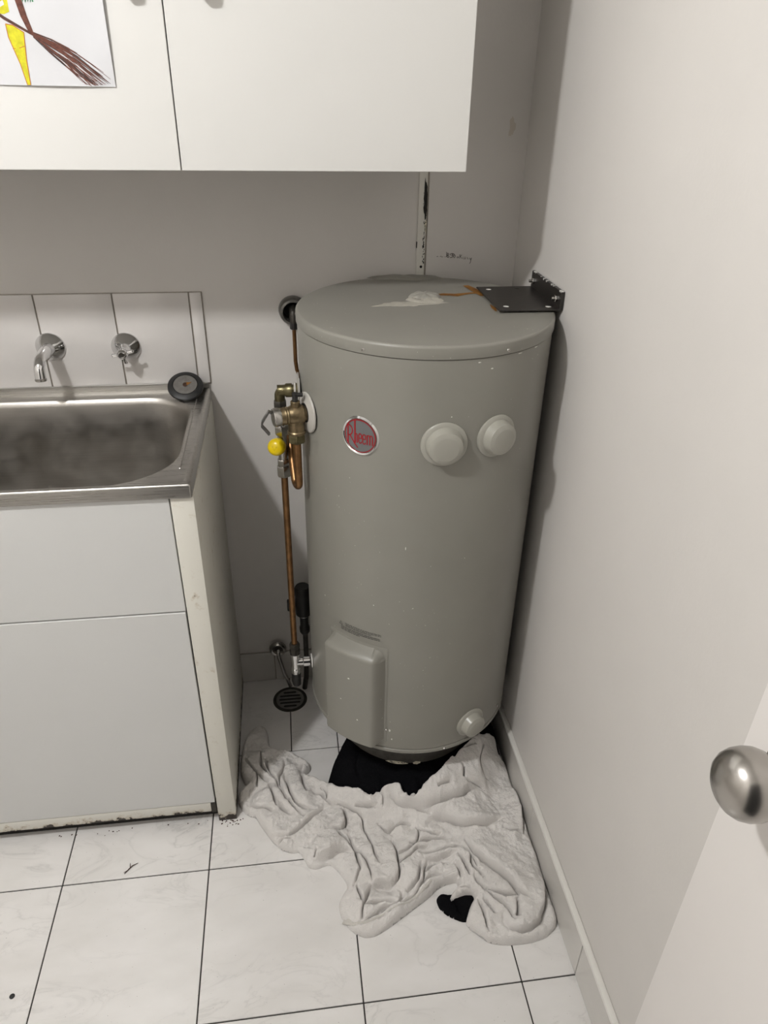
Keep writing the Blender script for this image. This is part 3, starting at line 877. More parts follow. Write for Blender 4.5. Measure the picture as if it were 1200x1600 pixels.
pts = [(-.197, -.179), (-.188, -.178), (-.176, -.180), (-.166, -.184), (-.152, -.177), (-.138, -.172), (-.122, -.169), (-.112, -.168)]
b.ribbon(pts, [.012, .017, .016, .020, .013, .010, .011, .014], lambda x, y: (x, y, ZTOP + .0011)); b.build('rust_stain', 'rust', wh); b = MB()
b.ribbon([(-.131, -.112), (-.124, -.14), (-.117, -.175), (-.118, -.195)], [.012, .016, .016, .006], lambda x, y: (x, y, ZTOP + .00135)); b.build('rust_stain', 'rust', wh); b = MB()
b.ribbon([(-.118, -.255), (-.118, -.28), (-.119, -.30)], [.002, .008, .003], lambda x, y: (x, y, ZTOP + .0012))
b.build('rust_stain', 'rust', wh)
blob('old_sealant', 'tank_enamel', -0.243, -0.0415, .070, .018, .006, 9, rough=.15)

# tank restraint bracket, black angle plate screwed to the right wall
bkt = thing('angle_bracket', 'black metal angle bracket from the right wall onto the tank lid', 'bracket', (-0.003, -0.235, ZTOP + .002))
zb = ZTOP + 0.0028
b = MB(); b.box((-.1165, -.312, zb), (-.0040, -.142, zb + .0030), .0008, 1)
b.build('plate', 'bracket_paint', bkt)
b = MB(); b.box((-.0072, -.312, zb + .0004), (-.0010, -.142, zb + .0330), .0010, 1); b.build('flange', 'bracket_paint', bkt)
for x, y in ((-.098, -.165), (-.098, -.288), (-.022, -.294), (-.040, -.16)):
    b = MB(); b.lathe([(.0052, .0032), (.0030, .0038), (0, .0038)], (x, y, zb), (0, 0, 1), 14)
    b.build('slot_hole', 'white_trim' if x < -.09 or y < -.2 else 'bracket_paint', bkt)
for y in (-.160, -.292):
    b = MB(); hexnut(b, (-.0068, y, zb + .017), (-1, 0, 0), .0062, .005); rod(b, (-.0115, y, zb + .017), (-1, 0, 0), .003, .006, 10); b.build('bolt', 'dull_chrome', bkt)
b = MB()
for k in range(16):
    y = -.312 + .170 * q.random()
    b.box((-.0074, y, zb + .0322 - q.random() * .002), (-.0030, y + q.uniform(.001, .005), zb + .0334))
b.build('flaked_paint', 'white_trim', bkt, kind='stuff')

# ================================================================== VALVES AND PIPES LEFT OF THE TANK
# relief valve
ea = -161.0
ax = Vector((-.966, -.26, 0)).normalized()
vo = Vector((-.4545, -.3265, .940))
b = MB(); b.lathe([(0.0175, .003), (.0365, -.0005), (.0372, .0012), (.0360, .0030), (.0185, .0065), (.0175, .0055)], on_tank(ea, .9415, .001), radial(ea), 48); b.build('valve_collar', 'white_plastic', wh, label='pale round collar where the relief valve enters the shell')
b = MB(); b.lathe([(.0172, .0052), (.0172, .0062), (0, .0062)], on_tank(ea, .9415, .0005), radial(ea), 28); b.build('collar_opening', 'dark_gap', wh)
rv = thing('relief_valve', 'brass relief valve with a metal lever on the left of the tank', 'valve', (-.49, -.335, .94))
b = MB()
b.lathe([(0, -.004), (.0135, -.004), (.0140, .012), (.0175, .014), (.0180, .032), (.0162, .036), (.0152, .040), (.0165, .042), (.0152, .044), (.0165, .0465), (.0155, .049), (.0150, .056), (0, .056)], vo, ax, 28)
ux = vo + ax * 0.026
rod(b, ux + Vector((0, 0, .010)), (0, 0, 1), .0085, .016, 20)
b.lathe([(.0150, -.010), (.0150, -.030), (.0168, -.032), (.0168, -.036), (0, -.036)], ux, (0, 0, 1), 24)
b.build('valve_body', 'brass', rv, angle=40)
b = MB(); b.lathe([(0, .0545), (.0158, .0545), (.0168, .057), (.0168, .066), (.0150, .068), (.0110, .0685), (0, .0685)], vo, ax, 26); b.build('end_cap', 'dull_chrome', rv)
b = MB(); rod(b, ux + Vector((0, 0, .025)), (0, 0, 1), .0052, .016, 14); b.box((ux.x - .004, ux.y - .004, ux.z + .034), (ux.x + .014, ux.y + .004, ux.z + .040), .001, 1); b.build('test_pin', 'black_plastic', rv)
b = MB(); hexnut(b, ux + Vector((0, 0, -.036)), (0, 0, -1), .0165, .018); b.build('nut', 'old_brass', rv)
# lever: bent flat bar
lv = [(-.5215, .9500), (-.5263, .9535), (-.5335, .9430), (-.5390, .9340), (-.5402, .9265), (-.5345, .9190), (-.5280, .9100)]
b = MB()
L, Rv = [], []
yy = vo.y + ax.y * .066 - .004
rings = []
for i, (x, z) in enumerate(lv):
    a_ = lv[max(0, i - 1)]; c_ = lv[min(len(lv) - 1, i + 1)]
    dx, dz = c_[0] - a_[0], c_[1] - a_[1]; qn = math.hypot(dx, dz)
    nx_, nz_ = -dz / qn * .0018, dx / qn * .0018
    rings.append([b.bm.verts.new((x + nx_, yy - .005, z + nz_)), b.bm.verts.new((x + nx_, yy + .005, z + nz_)), b.bm.verts.new((x - nx_, yy + .005, z - nz_)), b.bm.verts.new((x - nx_, yy - .005, z - nz_))])
for A, B in zip(rings, rings[1:]):
    for k in range(4):
        b.bm.faces.new((A[k], A[(k + 1) % 4], B[(k + 1) % 4], B[k]))
b.bm.faces.new(rings[0]); b.bm.faces.new(rings[-1])
b.build('lever', 'dull_chrome', rv, label='bent grey metal lever')
# its copper drain bend
zt_, zbm = ux.z - .050, .7905
pth = [(ux.x, ux.y, zt_), (ux.x, ux.y, .84), (ux.x, ux.y, .802)]
for k in range(1, 9):
    a_ = PI * .80 * k / 8
    pth.append((ux.x - .0040 * (1 - math.cos(a_)), ux.y + .014 * (1 - math.cos(a_)), .802 - .0125 * math.sin(a_)))
pth += [(ux.x - .0115, ux.y + .060, .838), (ux.x - .0125, ux.y + .090, .872)]
b = MB(); b.tube(pth, .0074, 16); b.build('drain_bend', 'copper', rv, angle=60)

# vertical supply pipe column with yellow-capped valve and tee
PXc, PYc = -.507, -.272
cw = thing('supply_pipe', 'copper water pipe with yellow-capped valve and chrome tee beside the tank', 'pipe', (PXc, PYc, .18))
b = MB()
b.lathe([(0, 0), (.0128, 0), (.0128, .008), (.0105, .009), (.0105, .012), (.0128, .013), (.0128, .024), (.0105, .026), (.0105, .040), (0, .040)], (-.471, PYc, .9625), (-1, 0, 0), 22)
el = [(-.492, PYc, .9625)]
for k in range(0, 9):
    a_ = PI / 2 * k / 8
    el.append((-.4965 - .0105 * math.sin(a_), PYc, .9520 + .0105 * math.cos(a_)))
el.append((PXc, PYc, .940))
b.tube(el, .0098, 18)
b.build('elbow', 'old_brass', cw, angle=50)
b = MB(); b.lathe([(.013, 0), (.0142, .001), (.0142, .003), (.013, .004)], (-.4765, PYc, .9625), (-1, 0, 0), 22); b.lathe([(.011, 0), (.0300, .0), (.031, .002), (.011, .004)], (-.4705, PYc + .005, .9625), (-1, 0, 0), 30); b.build('pipe_collar', 'white_plastic', cw)
b = MB(); hexnut(b, (PXc, PYc, .944), (0, 0, -1), .0130, .020); b.build('nut', 'dark_metal', cw)
b = MB(); rod(b, (PXc, PYc, .800), (0, 0, 1), .0088, .128, 18); b.build('valve_body', 'dull_chrome', cw)
b = MB(); hexnut(b, (PXc, PYc, .897), (0, 0, -1), .0142, .022); b.build('nut', 'dull_chrome', cw)
b = MB(); b.lathe([(.0125, 0), (.0160, .0015), (.0160, .004), (.0125, .0055)], (PXc, PYc, .894), (0, 0, 1), 24); b.build('washer', 'chrome', cw)
yc = Vector((PXc - .004, PYc - .002, .852)); ya_ = Vector((-.30, -.88, .30)).normalized()
b = MB(); rod(b, yc, ya_, .0095, .014, 16); b.build('valve_stem', 'dull_chrome', cw)
b = MB(); b.lathe([(0, .010), (.0125, .010), (.0156, .013), (.0165, .019), (.0165, .026), (.0150, .031), (.0115, .0345), (.006, .0362), (0, .0366)], yc, ya_, 36)
ycap = b.build('valve_cap', 'yellow_plastic', cw, angle=60, label='yellow round valve cap with a small raised triangle')
sx = ya_.cross(Vector((0, 0, 1))).normalized(); sz = sx.cross(ya_).normalized()
b = MB()
b.ribbon([(-.0050, .0015), (.0050, .0015), (0, -.0055), (-.0050, .0015), (.005, .0015)], .0011, lambda u, v: yc + ya_ * (.0369 - (u * u + v * v) * 18) + sx * u + sz * v)
b.build('triangle_mark', 'yellow_mark', ycap)
b = MB(); rod(b, (PXc + .002, PYc + .006, .830), Vector((.75, .2, .45)), .008, .022, 16); b.build('side_port', 'dull_chrome', cw)
b = MB(); hexnut(b, (PXc, PYc, .823), (0, 0, -1), .0125, .014); b.build('nut', 'dull_chrome', cw)
b = MB(); hexnut(b, (PXc, PYc, .808), (0, 0, -1), .0148, .022); b.build('nut', 'dull_chrome', cw)
b = MB(); rod(b, (PXc, PYc, .335), (0, 0, 1), .0068, .455, 18, .05); b.build('copper_tube', 'copper', cw)
b = MB(); b.lathe([(0, 0), (.0105, 0), (.0118, .003), (.0118, .014), (.0105, .016), (.0118, .018), (.0118, .028), (.0100, .031), (0, .031)], (PXc, PYc, .3265), (0, 0, 1), 8); b.build('nut', 'dark_metal', cw)
b = MB()
b.lathe([(0, 0), (.0108, 0), (.0115, .002), (.0115, .014), (.0098, .016), (.0098, .044), (.0115, .046), (.0115, .058), (0, .058)], (PXc, PYc, .2690), (0, 0, 1), 20)
b.lathe([(0, 0), (.0092, 0), (.0092, .014), (.0118, .016), (.0118, .030), (0, .030)], (PXc + .003, PYc, .3005), (1, 0, 0), 20)
b.build('tee', 'chrome', cw)
b = MB(); rod(b, (PXc + .031, PYc, .3005), (1, 0, 0), .0095, .012); b.build('branch_stub', 'dark_metal', cw)
b = MB(); b.tube([(PXc, PYc, .272), (PXc, PYc, .245), (PXc + .001, PYc, .232)], [.0112, .0108, .0095], 18); b.build('drain_end', 'black_plastic', cw)
b = MB(); b.lathe([(.008, 0), (.0165, 0), (.0165, .002), (.008, .003)], on_tank(-175.5, .3005, .0005), radial(-175.5), 24); b.build('inlet_collar', 'white_trim', wh)

# black waste line on the wall behind
wp = thing('waste_pipe', 'black stop valve and thin pipe on the back wall behind the copper pipe', 'pipe', (-.484, -.06, .02))
b = MB(); b.lathe([(0, .262), (.0120, .262), (.0122, .268), (.0195, .272), (.0205, .300), (.0195, .330), (.0205, .334), (.0205, .352), (.0170, .358), (0, .358)], (-.482, -.06, 0), (0, 0, 1), 22); b.build('valve_body', 'black_plastic', wp)
b = MB(); b.tube([(-.498, -.062, .304), (-.507, -.063, .303), (-.514, -.064, .302)], [.006, .006, .006], 12); b.box((-.5225, -.073, .290), (-.5125, -.055, .318), .003, 2); b.build('tap_lever', 'black_plastic', wp)
b = MB(); b.lathe([(.0120, 0), (.0126, .001), (.0126, .0025), (.0120, .0035)], (-.482, -.06, .264), (0, 0, 1), 20); b.build('clamp_ring', 'chrome', wp)
b = MB(); b.lathe([(0, .205), (.0085, .205), (.0130, .213), (.0135, .226), (.0110, .236), (.0115, .262), (0, .262)], (-.481, -.06, 0), (0, 0, 1), 20); b.build('coupling', 'black_plastic', wp)
b = MB(); b.tube([(-.480, -.06, .210), (-.480, -.06, .12), (-.483, -.058, .05), (-.489, -.055, .006)], .0068, 14); b.build('pipe', 'dark_metal', wp)
b = MB(); rod(b, (-.482, -.040, .315), (0, 1, 0), .010, .0395); b.build('wall_stub', 'dark_metal', wp)

# pipe coming out of a collar on the wall behind the top of the tank
pc = thing('wall_pipe', 'thin copper pipe hanging from a grey wall collar at the tank\'s top left', 'pipe', (-.473, 0, 1.038))
ro = (-.4725, 0.0, 1.0375)
b = MB(); b.lathe([(.0205, -.0002), (.0290, -.0002), (.0300, .004), (.0285, .020), (.0260, .026), (.0215, .0275), (.0195, .022), (.0190, .002)], ro, (0, -1, 0), 9 * 4, close=True); b.build('wall_collar', 'collar_grey', pc)
b = MB(); b.lathe([(.0192, .0012), (0, .0012)], ro, (0, -1, 0), 24); b.build('dark_hole', 'dark_gap', pc)
b = MB(); b.tube([(-.472, -.0015, 1.043), (-.472, -.018, 1.042), (-.472, -.027, 1.037), (-.472, -.030, 1.027), (-.472, -.030, 1.018)], .0085, 16); b.build('elbow', 'dark_metal', pc)
b = MB(); rod(b, (-.472, -.030, 1.004), (0, 0, 1), .0085, .018, 8); b.build('connector', 'black_plastic', pc)
b = MB(); b.tube([(-.472, -.030, 1.008), (-.472, -.030, .935), (-.470, -.030, .915), (-.455, -.029, .880), (-.448, -.028, .86), (-.446, -.028, .83), (-.446, -.028, .50)], .0042, 12); b.build('copper_tube', 'copper', pc)

# chrome wall ring with a small tube to the drain
wr_ = thing('drain_outlet', 'tarnished chrome ring on the back skirting with a thin tube to the floor drain', 'pipe', (-.556, -.009, .118))
ro = (-.5560, -.0088, .1170)
b = MB(); b.lathe([(.0105, 0), (.0225, 0), (.0235, .003), (.0215, .009), (.0180, .012), (.0140, .0105), (.0115, .006), (.0105, .005)], ro, (0, -1, 0), 32, close=True); b.build('ring', 'dull_chrome', wr_)
b = MB(); b.lathe([(.0108, .0045), (0, .0045)], ro, (0, -1, 0), 20); b.build('dark_hole', 'dark_metal', wr_)
b = MB(); b.tube([(-.556, -.0125, .112), (-.556, -.0195, .108), (-.5545, -.0235, .096), (-.542, -.034, .045), (-.5275, -.0425, .004)], .0052, 14); b.build('tube', 'dull_chrome', wr_)

# floor drain
dr = thing('floor_drain', 'round metal floor drain grate set in the tiles beside the tank', 'drain', (-.5300, -.0875, 0))
do = (-.5300, -.0885, 0)
b = MB(); b.lathe([(.0375, .0006), (.0375, .0016), (.040, .0022), (.0452, .0016), (.0460, .0002)], do, n=48); b.build('rim', 'dark_metal', dr)
b = MB(); b.lathe([(.0376, .0008), (0, .0008)], do, n=40); b.build('grate', 'grate_steel', dr)
for k in range(5):
    yv = (k - 2) * .0125; hl = math.sqrt(.031 ** 2 - yv ** 2) * (.78 if abs(k - 2) == 2 else .86)
    b = MB()
    pts = [(do[0] - hl + .0032 * math.cos(a), do[1] + yv + .0032 * math.sin(a), .00125) for a in np.linspace(PI / 2, 1.5 * PI, 7)] + [(do[0] + hl + .0032 * math.cos(a), do[1] + yv + .0032 * math.sin(a), .00125) for a in np.linspace(-PI / 2, PI / 2, 7)]
    b.faces(pts, [tuple(range(14))]); b.build('slot', 'dark_gap', dr)

# ================================================================== TOWELS
def seg_dist(P, A, B):
    d = B - A; L2 = d @ d + 1e-12
    t_ = np.clip(((P - A) @ d) / L2, 0, 1)
    q_ = A + t_[:, None] * d
    v = P - q_
    return np.sqrt((v * v).sum(1)), t_, d[0] * (P[:, 1] - A[1]) - d[1] * (P[:, 0] - A[0]), q_
def poly_sd(P, poly):
    """signed distance (positive inside) and the nearest outline point"""
    n = len(poly); best = np.full(len(P), 1e9); near = np.zeros_like(P); ins = np.zeros(len(P), bool)
    for i in range(n):
        A, B = poly[i], poly[(i + 1) % n]
        d, _, _, q_ = seg_dist(P, A, B)
        m = d < best; best[m] = d[m]; near[m] = q_[m]
        c = (A[1] > P[:, 1]) != (B[1] > P[:, 1])
        xx = A[0] + (P[:, 1] - A[1]) / (B[1] - A[1] + 1e-15) * (B[0] - A[0])
        ins ^= c & (P[:, 0] < xx)
    return np.where(ins, best, -best), near
def smooth_poly(poly, it=2):
    p = np.array(poly)
    for _ in range(it):
        q_ = np.empty((2 * len(p), 2)); nx_ = np.roll(p, -1, 0)
        q_[0::2] = .8 * p + .2 * nx_; q_[1::2] = .2 * p + .8 * nx_
        p = q_
    return p
def smooth_line(pts):
    p = np.array(pts, float)
    for _ in range(2):
        if len(p) < 3:
            break
        q_ = [p[0]]
        for a_, c_ in zip(p, p[1:]):
            q_ += [.75 * a_ + .25 * c_, .25 * a_ + .75 * c_]
        q_.append(p[-1]); p = np.array(q_)
    return p
def value_noise(P, cell, seed):
    r_ = np.random.RandomState(seed); n = 256
    tab = r_.rand(n, n)
    g = P / cell + 100; i = np.floor(g).astype(int); f = g - i; f = f * f * (3 - 2 * f)
    def at(a_, c_): return tab[a_ % n, c_ % n]
    return (at(i[:, 0], i[:, 1]) * (1 - f[:, 0]) + at(i[:, 0] + 1, i[:, 1]) * f[:, 0]) * (1 - f[:, 1]) + (at(i[:, 0], i[:, 1] + 1) * (1 - f[:, 0]) + at(i[:, 0] + 1, i[:, 1] + 1) * f[:, 0]) * f[:, 1]
def drape(x, y):
    """height of the heap that leans on the round stand under the tank"""
    d = np.hypot(x - CX, y - CY) - 0.176
    s = np.clip(1 - d / 0.115, 0, 1)
    fr = np.clip((-.14 - y) / .10, 0, 1)
    return 0.092 * s * s * (3 - 2 * s) * fr
def trace(u, v, off=0.010):
    z = off
    for _ in range(14):
        p = on_floor(u, v, z); z = 0.5 * z + 0.5 * (off + float(drape(np.array(p.x), np.array(p.y))))
    return (p.x, p.y)
def cloth(name, outline, creases, step, t0, edge_r, base_f, seed, mat, bumps, parent=None, amp_k=1.0, groove=.0055, fuzz=.0007, roll=0.0):
    poly = smooth_poly(outline)
    lo, hi = poly.min(0) - step * 2, poly.max(0) + step * 2
    nx_, ny_ = int((hi[0] - lo[0]) / step) + 2, int((hi[1] - lo[1]) / step) + 2
    gx, gy = np.meshgrid(lo[0] + np.arange(nx_) * step, lo[1] + np.arange(ny_) * step)
    P = np.stack([gx.ravel(), gy.ravel()], 1)
    sd, near = poly_sd(P, poly)
    snap = (sd <= 0) & (sd > -step * 1.02)
    use = (sd > 0) | snap
    P2 = P.copy(); P2[snap] = near[snap]
    idx = np.where(use)[0]
    Q = P2[idx]; e = np.clip(sd[idx], 0, None)
    acc = np.zeros(len(Q)); gro = np.zeros(len(Q)); val = np.zeros(len(Q)); mv = np.zeros_like(Q)
    # let creases waver a little
    W = Q + (np.stack([value_noise(Q, .022, seed + 7), value_noise(Q, .022, seed + 8)], 1) - .5) * .006
    for pts, aL, aR, wd in creases:
        pl = smooth_line(pts)
        seg = np.diff(pl, axis=0); ls = np.hypot(seg[:, 0], seg[:, 1]); cum = np.concatenate([[0], np.cumsum(ls)]); tot = cum[-1]
        bd = np.full(len(Q), 1e9); bs = np.zeros(len(Q)); side = np.zeros(len(Q)); qn_ = W.copy()
        for k in range(len(seg)):
            d, t_, cr, qq = seg_dist(W, pl[k], pl[k + 1])
            m = d < bd
            bd[m] = d[m]; bs[m] = cum[k] + t_[m] * ls[k]; side[m] = cr[m]; qn_[m] = qq[m]
        tp_ = np.clip(np.minimum(bs, tot - bs) / (.28 * tot + .004), 0, 1) ** .6
        # fade beyond the ends
        a_ = np.where(side > 0, aL, aR) / 1000 * amp_k
        wv = np.where(side > 0, wd, wd) / 1000
        r_ = bd / wv
        acc += (np.clip(a_, 0, None) * tp_ * (r_ * np.exp(1 - r_)) ** .55) ** 3
        sh = roll * wv * (np.clip(a_, 0, None) / (max(aL, aR) / 1000 * amp_k)) * tp_ * r_ * np.exp(1 - r_) * np.exp(-np.clip(r_ - 2, 0, None))
        mv += (qn_ - W) / (bd[:, None] + 1e-6) * sh[:, None]
        val = np.maximum(val, tp_ * np.exp(-(bd / (.13 * wv + .0014)) ** 2))
        gro = np.maximum(gro, tp_ * np.exp(-(bd / .0036) ** 2))
        neg = np.clip(-a_, 0, None) * tp_ * np.exp(-(bd / wv) ** 2)
        gro = np.maximum(gro, neg / groove)
    h = np.cbrt(acc) * (1 - .93 * val)
    for cell, amp, sd_ in bumps:
        h += (value_noise(Q, cell, seed + sd_) - .3) * amp
    h = t0 + h * (1 - .3 * val) - gro * groove + (value_noise(Q, .0040, seed + 3) - .5) * fuzz * 2
    er = np.clip(e / edge_r, 0, 1)
    prof = np.sqrt(np.clip(1 - (1 - er) ** 2, 0, 1))
    z = np.maximum(h, .0035) * prof + base_f(Q[:, 0], Q[:, 1]) * np.clip(e / .010, 0, 1)
    z = np.maximum(z, 0.0006)
    # keep off the right-hand skirting
    ml = np.hypot(mv[:, 0], mv[:, 1])[:, None] + 1e-9
    mv = mv / ml * np.minimum(ml, .008) * np.clip(e / .012, 0, 1)[:, None]
    X = np.minimum(Q[:, 0] + mv[:, 0], -0.0095)
    V = np.stack([X, Q[:, 1] + mv[:, 1], z], 1)
    remap = -np.ones(len(P), int); remap[idx] = np.arange(len(idx))
    ii, jj = np.meshgrid(np.arange(nx_ - 1), np.arange(ny_ - 1)); a0 = (jj * nx_ + ii).ravel()
    quads = np.stack([a0, a0 + 1, a0 + nx_ + 1, a0 + nx_], 1)
    ok = use[quads].all(1) & (sd[quads] > 0).any(1)
    F = remap[quads[ok]]
    me = bpy.data.meshes.new(name)
    me.from_pydata(V.tolist(), [], F.tolist())
    me.polygons.foreach_set('use_smooth', [True] * len(me.polygons))
    me.materials.append(M[mat]); me.validate(); me.update()
    o = bpy.data.objects.new(name, me); COL.objects.link(o)
    def height(x, y):
        k = np.argmin((Q[:, 0] - x) ** 2 + (Q[:, 1] - y) ** 2)
        return float(z[k])
    return o, height

# black towel bunched around the stand, running on under the white one
bt_px = [(534, 1146), (522, 1172), (513, 1196), (511, 1217), (530, 1260), (590, 1290), (640, 1330), (730, 1352), (727, 1388), (706, 1400), (690, 1395), (681, 1403), (686, 1418), (700, 1430), (727, 1441), (750, 1430), (780, 1390), (800, 1320), (806, 1240)]
bt = [trace(*p_, off=.006) for p_ in bt_px]
bt += [(-.0135, -.455), (-.0125, -.36), (-.0125, -.27), (-.05, -.20), (-.12, -.20), (-.20, -.25), (-.30, -.27), (-.385, -.272)]
def bt_base(x, y):
    return drape(x, y) * .80
bcre = [([trace(560, 1165), trace(556, 1190), trace(566, 1222)], 7, 4, 14), ([trace(600, 1205), trace(596, 1222), trace(606, 1245)], 5, 7, 14), ([trace(650, 1205), trace(660, 1222), trace(668, 1250)], 6, 6, 14), ([trace(690, 1398), trace(712, 1412), trace(724, 1436)], 5, 5, 10)]
black, _ = cloth('black_towel', bt, bcre, .0026, .006, .007, bt_base, 40, 'black_terry', [(.05, .008, 1), (.018, .004, 2)], fuzz=.0004)
tag(black, 'black towel bunched under the tank, its corner showing below the white towel', 'towel')

# white bath towel
wt_px = [(377, 1180), (381.5, 1157), (393.5, 1139.5), (404, 1133), (414.5, 1135), (420, 1148.5), (420.5, 1163.5), (428, 1172.5), (446, 1172.5), (467, 1180), (480.5, 1186), (486, 1192), (475, 1210), (470, 1210.5), (494, 1214.5), (509, 1216), (521, 1219), (531.5, 1225), (548, 1224), (567, 1227.5), (575, 1235), (581, 1240), (583, 1232), (597, 1230), (613, 1222), (625, 1218), (632.5, 1227), (634, 1235), (653, 1235), (654, 1228), (667, 1218), (682, 1205), (697, 1192), (712, 1175), (727, 1160), (743, 1148), (757, 1143), (772, 1149), (779, 1162), (782.5, 1183), (795, 1195), (798, 1206), (807, 1222), (817, 1237), (825, 1257), (830, 1282), (836, 1297), (842.5, 1312), (850, 1347.5), (862.5, 1370), (872.5, 1400), (877.5, 1435), (869, 1447.5), (855, 1461.5), (830.5, 1470), (792, 1474), (764, 1470), (750, 1460), (727, 1442), (732.5, 1419.5), (741, 1405.5), (738, 1398.5), (724, 1402), (711.5, 1409), (702, 1406), (706, 1395), (716, 1384), (714, 1374), (687, 1383), (670, 1400), (637, 1425), (613, 1443), (587, 1460), (570, 1462), (557, 1457), (545, 1447), (532, 1428), (529, 1410), (535, 1398), (543, 1387), (542, 1377), (530, 1360), (523, 1353), (513, 1347), (495, 1355), (482, 1353), (477, 1343), (468, 1328), (455, 1330), (440, 1325), (428, 1315), (420, 1305), (405.5, 1285), (400, 1274.5), (390.5, 1273), (380, 1265.5), (371, 1252), (372.5, 1240), (381.5, 1232.5), (390, 1228), (381.5, 1222), (376, 1210), (375, 1194)]
wt = [trace(*p_, off=.010) for p_ in wt_px]
wt = [(min(x, -.008), y) for x, y in wt]
